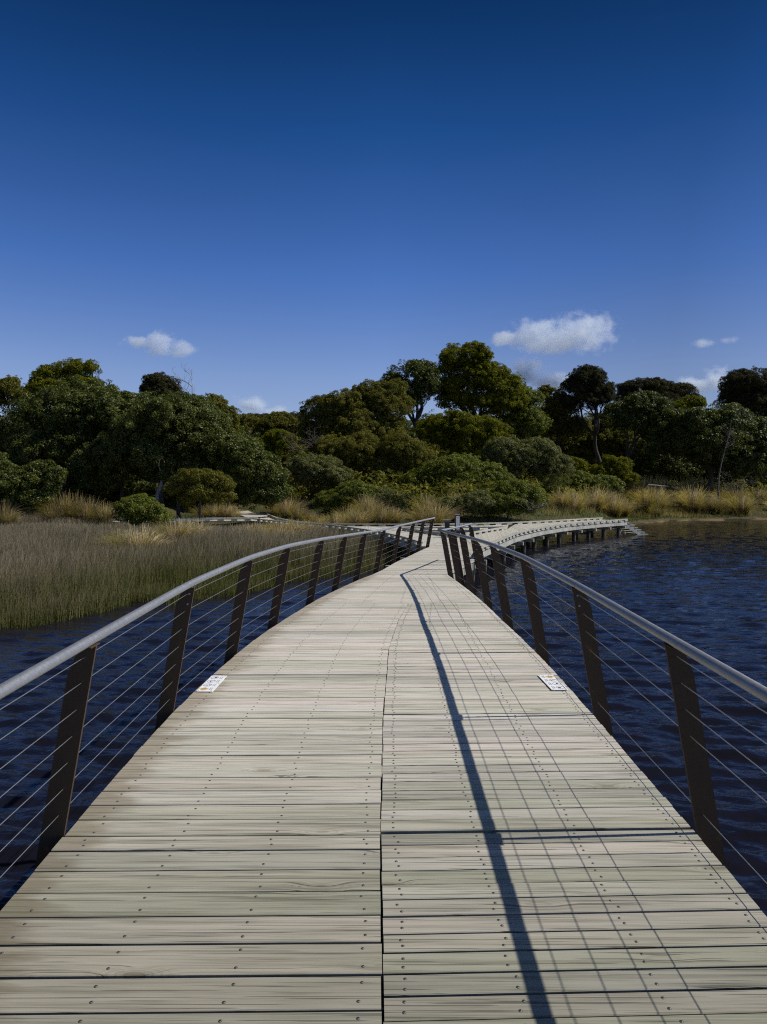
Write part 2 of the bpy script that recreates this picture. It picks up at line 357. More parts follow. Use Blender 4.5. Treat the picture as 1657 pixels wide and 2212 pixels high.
bridge = empty('footbridge', (0, 6, -.2), 'weathered grey timber footbridge deck running away over the dark water', 'footbridge')
deck = MB(); screws = []
def deck_board(yc, wd, m, fa, fb, dz=0.0, mi=0, cols=(), so=.03):
    def end(fn, y0):
        x = fn(y0)
        for _ in range(6): x = fn(y0 + m * x)
        return np.array((x, y0 + m * x))
    h = wd / 2
    a0, a1, b0, b1 = end(fa, yc - h), end(fa, yc + h), end(fb, yc - h), end(fb, yc + h)
    j1, j2 = random.uniform(-.003, .003), random.uniform(-.003, .003)
    a0[0] += j1; a1[0] += j1; b0[0] += j2; b1[0] += j2
    ring = [a0, b0, b1, a1]; c = 0.003; cb = .0035
    T = [(p[0], p[1] + s * cb, zdeck(p[1]) + dz) for p, s in zip(ring, (1, 1, -1, -1))]
    U = [(p[0], p[1], zdeck(p[1]) + dz - c) for p in ring]
    B = [(p[0], p[1], zdeck(p[1]) + dz - .036) for p in ring]
    V = T + U + B
    F = [(0, 1, 2, 3)] + [(i + 4, (i + 1) % 4 + 4, (i + 1) % 4, i) for i in range(4)] + [(i + 8, (i + 1) % 4 + 8, (i + 1) % 4 + 4, i + 4) for i in range(4)] + [(11, 10, 9, 8)]
    u = [p[0] - xl(p[1]) for p in ring] * 3
    deck.add(V, F, mi, a=u)
    for f in cols:
        for s in (-1, 1):
            x0 = (a0[0] + a1[0]) / 2; x1 = (b0[0] + b1[0]) / 2
            x = x0 + (x1 - x0) * f + random.uniform(-.012, .012); y = yc + m * x + s * (h - so) + random.uniform(-.006, .006)
            screws.append((x, y, zdeck(y) + dz))
g = random.Random(5)
def gap(): return g.uniform(.007, .0125)
# left half (wide boards)
y = -5.0
lpost_y = [on_deck(*p)[1] for p in [(137, 1801), (381, 1536), (511, 1411), (600, 1347), (676, 1299), (731, 1272), (775, 1252), (820, 1235), (853, 1215), (885, 1201), (907, 1190)]]
rpost_y = [on_deck(*p)[1] for p in [(1507, 1795), (1280, 1542), (1158, 1409), (1085, 1341), (1046, 1302), (1012, 1274), (985, 1254)]] + [float(CORNER[1])]
print('posts', [round(v, 2) for v in lpost_y], [round(v, 2) for v in rpost_y])
SEAM_END = rpost_y[4] - .02
joint_l = sorted([lpost_y[0] - 3.5, lpost_y[0] - 1.75] + lpost_y)
while y < SEAM_END - .05:
    wd = .150 + g.uniform(-.004, .004)
    nj = min([j for j in joint_l if j > y + .02] + [SEAM_END])
    if nj - y < wd * 1.45: wd = nj - y - .012
    if wd > .05: deck_board(y + wd / 2, wd, .012 + g.uniform(-.002, .002), xl, lambda q: xs(q) - .0035, g.uniform(-.0018, .0018), 0, (.085, .365, .665, .955), .034)
    y = nj if abs(nj - y - wd - .012) < 1e-6 else y + wd + gap()
# right half (narrow boards in panels from post to post, each panel a little skewed)
panels = [rpost_y[0] - 7.2, rpost_y[0] - 5.4, rpost_y[0] - 3.6, rpost_y[0] - 1.8] + rpost_y[:5]
for k in range(len(panels) - 1):
    a, b = panels[k], panels[k + 1]; m = .030 + g.uniform(-.004, .006) if k < 5 else .02
    n = max(int(round((b - a) / .106)), 2); p = (b - a - .016) / n
    for i in range(n):
        deck_board(a + .008 + (i + .5) * p - m * 1.5 * .35, p - gap(), m, lambda q: xs(q) + .0035, xr, g.uniform(-.0018, .0018), 0, (.045, .30, .62, .945), .027)
# full-width boards beyond the seam, up to the kink
y = SEAM_END + .01
ends = rpost_y[5:]
while y < CORNER[1] - .03:
    wd = .125 + g.uniform(-.004, .004); nj = min([j for j in ends if j > y + .02] + [CORNER[1]])
    if nj - y < wd * 1.45: wd = nj - y - .010
    deck_board(y + wd / 2, wd, .004, xl, xr, g.uniform(-.002, .002), 0, (.06, .30, .52, .75, .94), .03)
    y = nj if abs(nj - y - wd - .010) < 1e-6 else y + wd + gap()
def clip(poly, ax, v, keep_above):
    out = []
    for i in range(len(poly)):
        p, q = poly[i], poly[(i + 1) % len(poly)]
        ip = (p[ax] >= v) == keep_above; iq = (q[ax] >= v) == keep_above
        if ip: out.append(p)
        if ip != iq:
            s = (v - p[ax]) / (q[ax] - p[ax]); out.append(p + (q - p) * s)
    return out
def fill_boards(mb, poly, pitch, z, thick=.036, ang=0.0, mi=0, u=9.0):
    ca, sa = math.cos(ang), math.sin(ang)
    Q = [np.array((p[0] * ca + p[1] * sa, -p[0] * sa + p[1] * ca)) for p in poly]
    y = min(q[1] for q in Q); y1 = max(q[1] for q in Q)
    while y < y1:
        pp = clip(clip(Q, 1, y, True), 1, y + pitch - random.uniform(.006, .010), False)
        if len(pp) >= 3:
            W = [np.array((p[0] * ca - p[1] * sa, p[0] * sa + p[1] * ca)) for p in pp]
            dz = random.uniform(-.002, .002)
            mb.prism([(p[0], p[1], (z(p[1]) if callable(z) else z) + dz) for p in W], thick, mi, a=[u] * len(W))
        y += pitch
V2 = on_z(987, 1162, ZP)[:2]
land = [LES[i] for i in range(len(LES)) if LES[i][1] > CORNER[1]] + [V2, RK, CORNER]
land = [np.array((xl(CORNER[1]), CORNER[1]))] + [np.array(p) for p in land]
fill_boards(deck, land[::-1], .135, lambda y: float(zdeck(y)), ang=-.10)
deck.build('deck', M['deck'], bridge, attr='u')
# screws: the hundred nearest one by one, the rest as one
def screw_mb(mb, x, y, z, r=.0060):
    n = 8; a = [2 * math.pi * k / n for k in range(n)]
    o = [(x + r * math.cos(q), y + r * math.sin(q), z + .0008) for q in a]
    i = [(x + r * .55 * math.cos(q), y + r * .55 * math.sin(q), z + .0022) for q in a]
    mb.add(o + i, [(k, (k + 1) % n, (k + 1) % n + n, k + n) for k in range(n)], 0, sm=False)
    mb.add([(p[0], p[1], p[2] - .0007) for p in i], [tuple(range(n))], 1)
    oo = [(x + r * 1.18 * math.cos(q), y + r * 1.18 * math.sin(q), z + .0004) for q in a]
    mb.add(oo, [tuple(range(n))], 1)
vis = [s for s in screws if 1.9 < s[1] < 15 and abs(s[0]) < .60 * s[1] + .1]
vis.sort(key=lambda s: s[1]); near_s, far_s = vis[:100], vis[100:]
sm = MB(); screw_mb(sm, 0, 0, 0); sme = sm.mesh('screw', [M['screw'], M['recess']])
for s in near_s:
    o = bpy.data.objects.new('screw', sme); COL.objects.link(o); o.parent = bridge
    o.location = Vector(s) - bridge.location; o.rotation_euler = (0, 0, random.uniform(0, 6))
sm = MB()
for s in far_s: screw_mb(sm, *s)
tag(sm.build('screws', [M['screw'], M['recess']], bridge), kind='stuff')
# beams and piles under the deck
eb = MB()
for Pth, sgn in ((LES, 1), (RES, -1), (np.array([CORNER, RK]), -1)):
    P3 = [np.array((p[0] + sgn * .07, p[1], zdeck(p[1]) - .150)) for p in Pth]
    for a, b in zip(P3[:-1], P3[1:]): eb.beam(a, b, .06, .225)
eb.build('edge_beam', M['beam'], bridge)
for yy in (-2.5, 1.8, 6.2, 10.4, 14.0):
    cb = MB(); cb.beam((xl(yy) + .12, yy, zdeck(yy) - .36), (xr(yy) - .12, yy, zdeck(yy) - .36), .15, .19); cb.build('crossbeam', M['dbeam'], bridge)
    for x in (xl(yy) + .35, xr(yy) - .35):
        pm = MB(); pm.tube([(x, yy, -2.6), (x, yy, zdeck(yy) - .455)], .12, 12); pm.build('pile', M['dbeam'], bridge)

# ------------------------------------------------------------------ railings
LEAN = .18; HT = .93
def post_mesh(mb, B, tdir, n, wide=.115, thick=.016):
    B = np.array(B); tdir = np.array(tdir); n = np.array(n); Z = np.array((0, 0, 1.))
    prof = []
    for (nn, z) in ((-LEAN * -.34, -.34), (-LEAN * -.34 + wide, -.34), (-LEAN * (HT - .135) + wide, HT - .135), (-LEAN * (HT - .06) + wide * .80, HT - .05), (-LEAN * HT + .058, HT), (-LEAN * HT, HT)):
        prof.append(B + n * (nn + .006) + Z * z)
    V = [p + tdir * thick / 2 for p in prof] + [p - tdir * thick / 2 for p in prof]; k = len(prof)
    mb.add(V, [tuple(range(k)), tuple(range(2 * k - 1, k - 1, -1))] + [(i, i + k, (i + 1) % k + k, (i + 1) % k) for i in range(k)])
def npt(B, n, nn, z): return np.array(B) + np.array(n) * nn + np.array((0, 0, z))
def railing(name, label, P, ts, outward, holes, loc, joints=(), turned_end=True, over=(.0, .35)):
    root = empty(name, loc, label, 'railing')
    fr = []
    L = path_len(P)
    for t_ in ts:
        a = path_at(P, max(t_ - .12, 0)); b = path_at(P, min(t_ + .12, L)); td = (b - a) / np.linalg.norm(b - a)
        n = np.array((td[1], -td[0])) * outward
        p = path_at(P, t_); fr.append((np.array((p[0], p[1], float(zdeck(p[1])))), np.array((td[0], td[1], 0)), np.array((n[0], n[1], 0))))
    for i, (B, td, n) in enumerate(fr):
        mb = MB(); post_mesh(mb, B, td, n); po = mb.build('post', M['plate'], root)
        fl = MB(); c = npt(B, n, -LEAN * HT + .034, HT + .003); fl.box(c, td, n, (0, 0, 1), .11, .048, .006); fl.build('saddle_plate', M['plate'], po)
        if (i % 3) == 1:
            for dz in (.05, .125):
                bt = MB(); q = npt(B, n, -LEAN * (HT - dz) + .035, HT - dz); bt.tube([q - td * .013, q + td * .013], .0075, 8); bt.build('bolt', M['cable'], po)
    RP0 = [npt(B, n, -LEAN * HT + .034, HT + .031) for (B, td, n) in fr]
    RP0 = [RP0[0] + (RP0[0] - RP0[1]) * over[0]] + RP0
    if over[1] > 0: RP0.append(RP0[-1] + (RP0[-1] - RP0[-2]) / np.linalg.norm(RP0[-1] - RP0[-2]) * over[1])
    RP = list(smooth_path(RP0, .12, 12))
    return root, fr, RP
def rail_tube(root, RP, joints):
    mb = MB(); mb.tube(RP, .0255, 20); h = mb.build('handrail', M['galv'], root)
    for j in joints:
        k = min(range(len(RP)), key=lambda i: np.linalg.norm(np.array(RP[i][:2]) - np.array(j[:2]))); k = min(max(k, 1), len(RP) - 2)
        a, b = np.array(RP[k]), np.array(RP[k + 1]); d = (b - a) / np.linalg.norm(b - a)
        jm = MB(); jm.tube([a - d * .006, a + d * .006], .0268, 20); jm.build('weld_ring', M['galv'], h)
    return h
def cables(root, chain, holes):
    for k in holes:
        z = .095 + .131 * k; mb = MB()
        pts = [npt(B, n, -LEAN * z + .048, z) for (B, td, n) in chain]
        mb.tube(pts, .0021, 6, cap=True); mb.build('cable', M['cable'], root)
# left
def t_of(P, pt):
    d = np.r_[0, np.cumsum(np.linalg.norm(np.diff(P, axis=0), axis=1))]
    i = int(np.argmin(np.linalg.norm(P - np.array(pt)[None], axis=1))); return float(d[i])
LPP = [(137, 1801), (381, 1536), (511, 1411), (600, 1347), (676, 1299), (731, 1272), (775, 1252), (820, 1235), (853, 1215), (885, 1201), (907, 1190)]
DL = smooth_path(LES, .04, 2); tl = [t_of(DL, on_deck(*p)[:2]) for p in LPP]
tl = [tl[0] - 5.6, tl[0] - 3.75, tl[0] - 1.88] + tl + [path_len(DL) - .05]
rl, frl, RPl = railing('bridge_railing', 'left bridge railing, seven wires on leaning dark posts, curving away beside the reeds', DL, tl, -1, None, (-1.6, 6, 0), over=(.8, .25))
rail_tube(rl, RPl, [frl[5][0], frl[8][0], frl[11][0]])
cables(rl, frl, range(7))
# right, in two runs that meet at the kink
RPP = [(1507, 1795), (1280, 1542), (1158, 1409), (1085, 1341), (1046, 1302), (1012, 1274), (985, 1254)]
DR = smooth_path(RES, .04, 2); tr = [t_of(DR, on_deck(*p)[:2]) for p in RPP]
tr = [tr[0] - 5.4, tr[0] - 3.6, tr[0] - 1.8] + tr + [path_len(DR) - .06]
rrt, frr, RPr = railing('bridge_railing', 'right bridge railing with a sharp kink and fewer wires, beside the open water', DR, tr, 1, None, (1.6, 6, 0), over=(.8, .0))
DK = smooth_path(np.array([CORNER, RK]), .05, 0)
Lk = path_len(DK); tk = [Lk * .32, Lk * .64, Lk * .97]
def sub_rail(P, ts, outward, root):
    fr = []; L = path_len(P)
    for t_ in ts:
        a = path_at(P, max(t_ - .12, 0)); b = path_at(P, min(t_ + .12, L)); td = (b - a) / np.linalg.norm(b - a); n = np.array((td[1], -td[0])) * outward
        p = path_at(P, t_); fr.append((np.array((p[0], p[1], float(zdeck(p[1])))), np.array((td[0], td[1], 0)), np.array((n[0], n[1], 0))))
    for (B, td, n) in fr:
        mb = MB(); post_mesh(mb, B, td, n); po = mb.build('post', M['plate'], root)
        fl = MB(); fl.box(npt(B, n, -LEAN * HT + .034, HT + .003), td, n, (0, 0, 1), .11, .048, .006); fl.build('saddle_plate', M['plate'], po)
    return fr
frk = sub_rail(DK, tk, 1, rrt)
RPk = []
for t_ in np.arange(0.05, Lk + .25, .2):
    td = (RK - CORNER) / np.linalg.norm(RK - CORNER); n = np.array((td[1], -td[0])); p = CORNER + td * t_ + n * (-LEAN * HT + .034)
    RPk.append((p[0], p[1], zdeck(p[1]) + HT + .031))
rail_tube(rrt, RPr + RPk, [frr[4][0], frr[7][0], frr[9][0], frk[1][0]])
cables(rrt, frr + frk, (0, 3, 4, 5, 6))

# ------------------------------------------------------------------ boardwalk beyond the bridge
def kz(px, py): return on_z(px, py, ZP + .15)[:2]
V1 = kz(867, 1139); V3 = kz(1095, 1137)
back = [kz(*p) for p in [(1301, 1117.5), (1220, 1122), (1143, 1126), (1080, 1128.3), (1014, 1130), (940, 1131), (860, 1131.3), (780, 1131), (699, 1130), (637, 1125.5), (600, 1118.5), (578, 1110)]]
front = [kz(*p) for p in [(910, 1170), (871, 1158), (828, 1148.7), (785, 1142), (746, 1136.8), (700, 1131.5)]]
front += [np.array((-5.6, 39.2)), np.array((-7.2, 42.2)), np.array((-8.4, 44.0))]
wside = [RK + np.array((.05, .25))] + [kz(*p) for p in [(1036, 1180), (1065, 1169.5), (1115, 1149.7), (1169, 1138), (1222, 1130.7), (1294, 1124.5), (1355, 1120.5)]]
BACK = smooth_path(back, .5, 4); FRONT = smooth_path(front, .5, 3); WS = smooth_path(wside, .5, 4)
bw = empty('boardwalk', (5, 33, ZP), 'pale timber boardwalk on piles, forking left to the path and right to the jetty steps', 'boardwalk')
bm = MB()
def ribbon(A, B, pitch):
    A, B = np.asarray(A), np.asarray(B); la, lb = path_len(A), path_len(B); n = max(int(max(la, lb) / pitch), 1)
    for i in range(n):
        s0, s1 = i / n, (i + .94) / n; dz = random.uniform(-.003, .003)
        q = [path_at(A, la * s0), path_at(B, lb * s0), path_at(B, lb * s1), path_at(A, la * s1)]
        bm.prism([(p[0], p[1], ZP + dz) for p in q], .04)
ribbon([V2, V1], [LES[-1]] + list(FRONT[:int(np.argmin(np.abs(FRONT[:, 0] + 1.2)))]), .14)
ia = int(np.argmin(np.abs(FRONT[:, 0] + 1.2)))
ib = int(np.argmin(np.linalg.norm(BACK - (V1 + np.array((-.8, 4.4)))[None], axis=1))); ic = int(np.argmin(np.abs(BACK[:, 0] - V3[0] - .8)))
ribbon([V3, V1], BACK[ic:ib + 1], .14)
ribbon(np.vstack([[V1], FRONT[ia:]]), BACK[ib:], .14)
ribbon(np.vstack([[V2], smooth_path([V2, V3], .5, 0)[1:], BACK[:ic][::-1]]), WS, .14)
bm.build('deck', M['deck2'], bw)
def kerb(P, top=.15, bh=.065, bw_=.10, pitch=.85, blk=.40, inset=0.0):
    mb = MB(); P = np.asarray(P); L = path_len(P)
    Q = [path_at(P, t_) for t_ in np.linspace(0, L, max(int(L / .8), 1) + 1)]
    for a, b in zip(Q[:-1], Q[1:]): mb.beam((a[0], a[1], ZP + top - bh / 2), (b[0], b[1], ZP + top - bh / 2), bw_, bh)
    t_ = .1
    while t_ + blk < L:
        a, b = path_at(P, t_), path_at(P, t_ + blk); z = ZP + (top - bh) / 2 + .002
        mb.beam((a[0], a[1], z), (b[0], b[1], z), bw_ - .012, top - bh); t_ += pitch
    return mb.build('kerb_rail', M['beam'], bw)
for P in (BACK, FRONT, smooth_path([V2, V1], .5, 0), smooth_path([V1, V3], .5, 0), smooth_path([V2, V3], .5, 0), WS): kerb(P)
def fascia(P, sgn, z=.23, ht=.19):
    mb = MB()
    Q = smooth_path(P, .6, 1)
    for a, b in zip(Q[:-1], Q[1:]):
        d = (b - a) / np.linalg.norm(b - a); n = np.array((d[1], -d[0])) * sgn * .04
        mb.beam((a[0] - n[0], a[1] - n[1], ZP - .04 - ht / 2 - .03), (b[0] - n[0], b[1] - n[1], ZP - .04 - ht / 2 - .03), .05, ht)
    mb.build('fascia_beam', M['beam'], bw)
fascia(WS, 1); fascia(FRONT[:18], -1); fascia([V2, V1], 1); fascia([V1, V3], 1)
LW = path_len(WS); t_ = .7
while t_ < LW - .3:
    p = path_at(WS, t_); q = path_at(WS, min(t_ + .1, LW)); d = (q - p) / np.linalg.norm(q - p); n = np.array((d[1], -d[0]))
    cb = MB(); a = p + n * .16; b = p - n * 2.6; cb.beam((a[0], a[1], ZP - .36), (b[0], b[1], ZP - .36), .12, .15); cb.build('crossbeam', M['beam'], bw)
    for off in (.32, 2.1):
        c = p - n * off; pm = MB(); pm.tube([(c[0], c[1], -2.6), (c[0], c[1], ZP - .435)], .115, 12); pm.build('pile', M['dbeam'], bw)
    t_ += 2.1
for P in (FRONT[2:14:4], [V1, (V1 + V3) / 2, V3]):
    for p in P:
        pm = MB(); pm.tube([(p[0] + .1, p[1] + .3, -2.6), (p[0] + .1, p[1] + .3, ZP - .06)], .115, 10); pm.build('pile', M['dbeam'], bw)
# steps into the water at the jetty end
E0 = WS[-1]; E1 = BACK[0]; sd = (E1 - E0) / np.linalg.norm(E1 - E0); out = np.array((sd[1], -sd[0]))
stp = empty('jetty_steps', (E0[0], E0[1], ZP), 'open timber steps going down into the water at the jetty end', 'steps')
for i in range(6):
    c = E0 + sd * 1.0 + out * (.18 + .27 * i); mb = MB(); mb.box((c[0], c[1], ZP - .14 - .15 * i), (*sd, 0), (*out, 0), (0, 0, 1), 1.96, .27, .06); mb.build('tread', M['beam'], stp)
for s in (.06, 1.94):
    a = E0 + sd * s; mb = MB(); p0 = a - out * .02; p1 = a + out * 1.75
    pts = [(p0[0], p0[1], ZP - .05), (p0[0], p0[1], ZP - .42), (p1[0], p1[1], ZP - 1.36), (p1[0], p1[1], ZP - 1.02)]
    n3 = np.array((*sd, 0)) * .025
    V = [np.array(p) + n3 for p in pts] + [np.array(p) - n3 for p in pts]
    mb.add(V, [(0, 1, 2, 3), (7, 6, 5, 4)] + [(i, i + 4, (i + 1) % 4 + 4, (i + 1) % 4) for i in range(4)]); mb.build('stringer', M['deck2'], stp)
# side walkway to the left
sw = empty('side_walkway', (-12, 43, ZP), 'narrow low walkway with kerb rails leading left behind the marsh', 'boardwalk')
A = [FRONT[-1] + np.array((-.1, .2)), np.array((-13.2, 43.0)), np.array((-17, 42.6))]; B = [p + np.array((0, 2.0)) for p in A]
sb = MB()
for i in range(60):
    s0, s1 = i / 60, (i + .93) / 60; la, lb = path_len(A), path_len(B)
    q = [path_at(A, la * s0), path_at(B, lb * s0), path_at(B, lb * s1), path_at(A, la * s1)]; sb.prism([(p[0], p[1], ZP) for p in q][::-1], .04)
sb.build('deck', M['deck2'], sw)
for P in (A, B):
    o = kerb(smooth_path(P, .5, 0)); o.parent = sw; o.matrix_parent_inverse = Matrix.Translation(-Vector(sw.location))

# gravel path beyond the boardwalk
t = NT('gravel_path'); P = pos(t); n = t.noise(P, 14, 5, .7)
M['gravel'] = t.set(t.ramp(n, (.3, (.30, .27, .22)), (.7, (.48, .44, .37))), .9); t.bump(n, .5, .02)
pa = smooth_path([FRONT[-1] + np.array((.15, -.6)), (-9.3, 47.7), (-11.2, 54), (-13.0, 59), (-14.5, 61)], .8, 3)
pb = smooth_path([BACK[-1] + np.array((0, -3.0)), BACK[-1] + np.array((-.1, 0)), (-9.4, 57), (-10.4, 60.5), (-12.5, 63)], .8, 3)
n_ = 50; V = []; F = []
for i in range(n_ + 1):
    for P in (pa, pb):
        p = path_at(P, path_len(P) * i / n_); V.append((p[0], p[1], max(float(hground(p[0], p[1])) + .05, ZP - .02) if i > 4 else ZP - .02))
F = [(2 * i, 2 * i + 1, 2 * i + 3, 2 * i + 2) for i in range(n_)]
tag(link('path', mesh_np('path', V, F, M['gravel'], smooth=True)), kind='structure')
PX_ = np.array([path_at(pb, path_len(pb) * q)[:2] for q in np.linspace(0, 1, 40)]); PA_ = np.array([path_at(pa, path_len(pa) * q)[:2] for q in np.linspace(0, 1, 40)])
def on_path(x, y):
    return (y < 62.5) & (x > np.interp(y, PA_[:, 1], PA_[:, 0]) - .15) & (x < np.interp(y, PX_[:, 1], PX_[:, 0]) + .15)

# ------------------------------------------------------------------ warning signs
def sign_face(root_panel, O, ux, uy, wdt, hgt, nrm, portrait):
    """icons in a row along ux (landscape) or a column (portrait); O = centre"""
    O = np.array(O, float); ux = np.array(ux, float); uy = np.array(uy, float); nrm = np.array(nrm, float)
    def pt(u, v, h=.0012): return O + ux * u + uy * v + nrm * h
    def poly(P, mi, h=.0012): mbs[mi].add([pt(u, v, h) for u, v in P], [tuple(range(len(P)))], 0)
    def line(a, b, wd, mi, h=.0016):
        a = np.array(a); b = np.array(b); d = (b - a) / np.linalg.norm(b - a); n = np.array((-d[1], d[0])) * wd / 2
        poly([a + n, a - n, b - n, b + n][::-1], mi, h)
    def ringp(c, r, wd, mi):
        for k in range(24):
            a0, a1 = 2 * math.pi * k / 24, 2 * math.pi * (k + 1) / 24
            poly([(c[0] + q * math.cos(a), c[1] + q * math.sin(a)) for q, a in ((r, a0), (r, a1), (r - wd, a1), (r - wd, a0))], mi)
    mbs = {'yellow': MB(), 'black': MB(), 'print': MB()}
    cs = [(-.5 + (i + .62) / 4.25) * (hgt if portrait else wdt) for i in range(4)]
    for i, s in enumerate(cs):
        c = np.array((0, -s + .012) if portrait else (s, .022)); r = .036
        if i == 0:
            poly([(c[0] - r * 1.15, c[1]), (c[0], c[1] - r * 1.15), (c[0] + r * 1.15, c[1]), (c[0], c[1] + r * 1.15)], 'yellow')
            line(c + (-.004, .02), c + (.004, -.006), .007, 'black'); line(c + (-.016, -.012), c + (.016, -.012), .004, 'black')
        else:
            ringp(c, r, .004, 'print')
            line(c + (-.024, .024), c + (.024, -.024), .003, 'print', .0014)
            if i == 1: line(c + (.002, .012), c + (-.012, -.004), .008, 'black'); line(c + (-.018, -.016), c + (.018, -.016), .004, 'black')
            if i == 2: line(c + (-.016, .004), c + (.014, -.003), .008, 'black'); line(c + (-.004, .004), c + (.012, .012), .006, 'black')
            if i == 3: poly([(c[0] - .012, c[1] - .004), (c[0] - .004, c[1] - .022), (c[0] + .014, c[1] - .018), (c[0] + .018, c[1] - .002), (c[0] + .004, c[1] + .004)], 'black')
        for k in range(2):
            v = c[1] - r - .014 - .014 * k; L = .032 if (k or i in (0, 2)) else .026
            q = -L
            while q < L:
                wq = random.uniform(.006, .013); line((c[0] + q, v), (c[0] + min(q + wq, L), v), .0055, 'print'); q += wq + .003
    for nme, key in (('warning_diamond', 'yellow'), ('pictogram', 'black'), ('lettering', 'print')):
        mbs[key].build(nme, M[key], root_panel)
def round_rect(w_, h_, r, n=5):
    P = []
    for cx, cy, a0 in ((w_ / 2 - r, h_ / 2 - r, 0), (-w_ / 2 + r, h_ / 2 - r, 90), (-w_ / 2 + r, -h_ / 2 + r, 180), (w_ / 2 - r, -h_ / 2 + r, 270)):
        for k in range(n + 1): a = R(a0 + 90 * k / n); P.append((cx + r * math.cos(a), cy + r * math.sin(a)))
    return P
def sign_panel(name, root, O, ux, uy, nrm, wdt, hgt, portrait, th=.004):
    O, ux, uy, nrm = (np.array(q, float) for q in (O, ux, uy, nrm)); P = round_rect(wdt, hgt, .010); n = len(P)
    V = [O + ux * u + uy * v for u, v in P] + [O + ux * u + uy * v - nrm * th for u, v in P]
    mb = MB(); mb.add(V, [tuple(range(n)), tuple(range(2 * n - 1, n - 1, -1))] + [(i, i + n, (i + 1) % n + n, (i + 1) % n) for i in range(n)])
    o = mb.build('panel', M['white'], root)
    sign_face(o, O, ux, uy, wdt, hgt, nrm, portrait)
    sc = MB()
    for sx_ in ((-1, 0, 1) if not portrait else (-1, 1)):
        for sy_ in (-1, 1):
            c = O + ux * sx_ * (wdt / 2 - .016) + uy * sy_ * (hgt / 2 - .013); sc.tube([c, c + nrm * .0015], .004, 8)
    sc.build('fixing_screws', M['screw'], o)
for px4, lab, sd_ in (([(425, 1496), (458, 1496), (489, 1462), (459.6, 1461)], 'white four-icon warning sign lying on the left edge of the bridge deck', -1),
                      ([(1194, 1493), (1226, 1492), (1192.6, 1459.6), (1163, 1460)], 'white four-icon warning sign lying on the right edge of the bridge deck', 1)):
    c4 = [on_deck(*p) for p in px4]; c = np.mean(c4, 0); near_m = (c4[0] + c4[1]) / 2; far_m = (c4[2] + c4[3]) / 2
    ln = (far_m - near_m)[:2]; wd_ = np.linalg.norm((c4[1] - c4[0])[:2]); hgt_ = np.linalg.norm(ln); ln /= np.linalg.norm(ln)
    print('sign', c, wd_, hgt_)
    zslope = (zdeck(c[1] + .25) - zdeck(c[1] - .25)) / .5
    a = np.array((ln[0], ln[1], zslope * ln[1])); a /= np.linalg.norm(a)
    ux = a if sd_ < 0 else -a; nrm = np.array((0, -zslope, 1.)); nrm /= np.linalg.norm(nrm); uy = np.cross(nrm, ux); O = np.array((c[0], c[1], zdeck(c[1]) + .009))
    rt = empty('warning_sign', tuple(O), lab, 'sign')
    sign_panel('panel', rt, O, ux, uy, nrm, min(hgt_, .54), max(wd_, .135), False)
b = on_z(988, 1161, ZP)
sg = empty('sign_post', (b[0], b[1], ZP), 'square timber bollard with a tall white four-icon sign on its face', 'sign post')
mb = MB(); mb.abox((b[0], b[1], ZP + .46), .20, .18, .92); mb.build('post', M['dbeam'], sg)
mb = MB(); mb.abox((b[0], b[1], ZP + .9325), .215, .195, .025); mb.build('cap', M['beam'], sg)
sign_panel('panel', sg, (b[0] + .01, b[1] - .096, ZP + .60), (1, 0, 0), (0, 0, 1), (0, -1, 0), .13, .54, True)
b2 = at_y(966, 1130, 30.5)
bo = empty('bollard', (b2[0], b2[1], ZP), 'shorter dark timber bollard with a pale cap behind the sign post', 'bollard')
mb = MB(); mb.abox((b2[0], b2[1], ZP + .26), .20, .20, .52); mb.build('post', M['dbeam'], bo)
mb = MB(); mb.abox((b2[0] - .02, b2[1], ZP + .56), .34, .24, .08); mb.build('cap', M['beam'], bo)

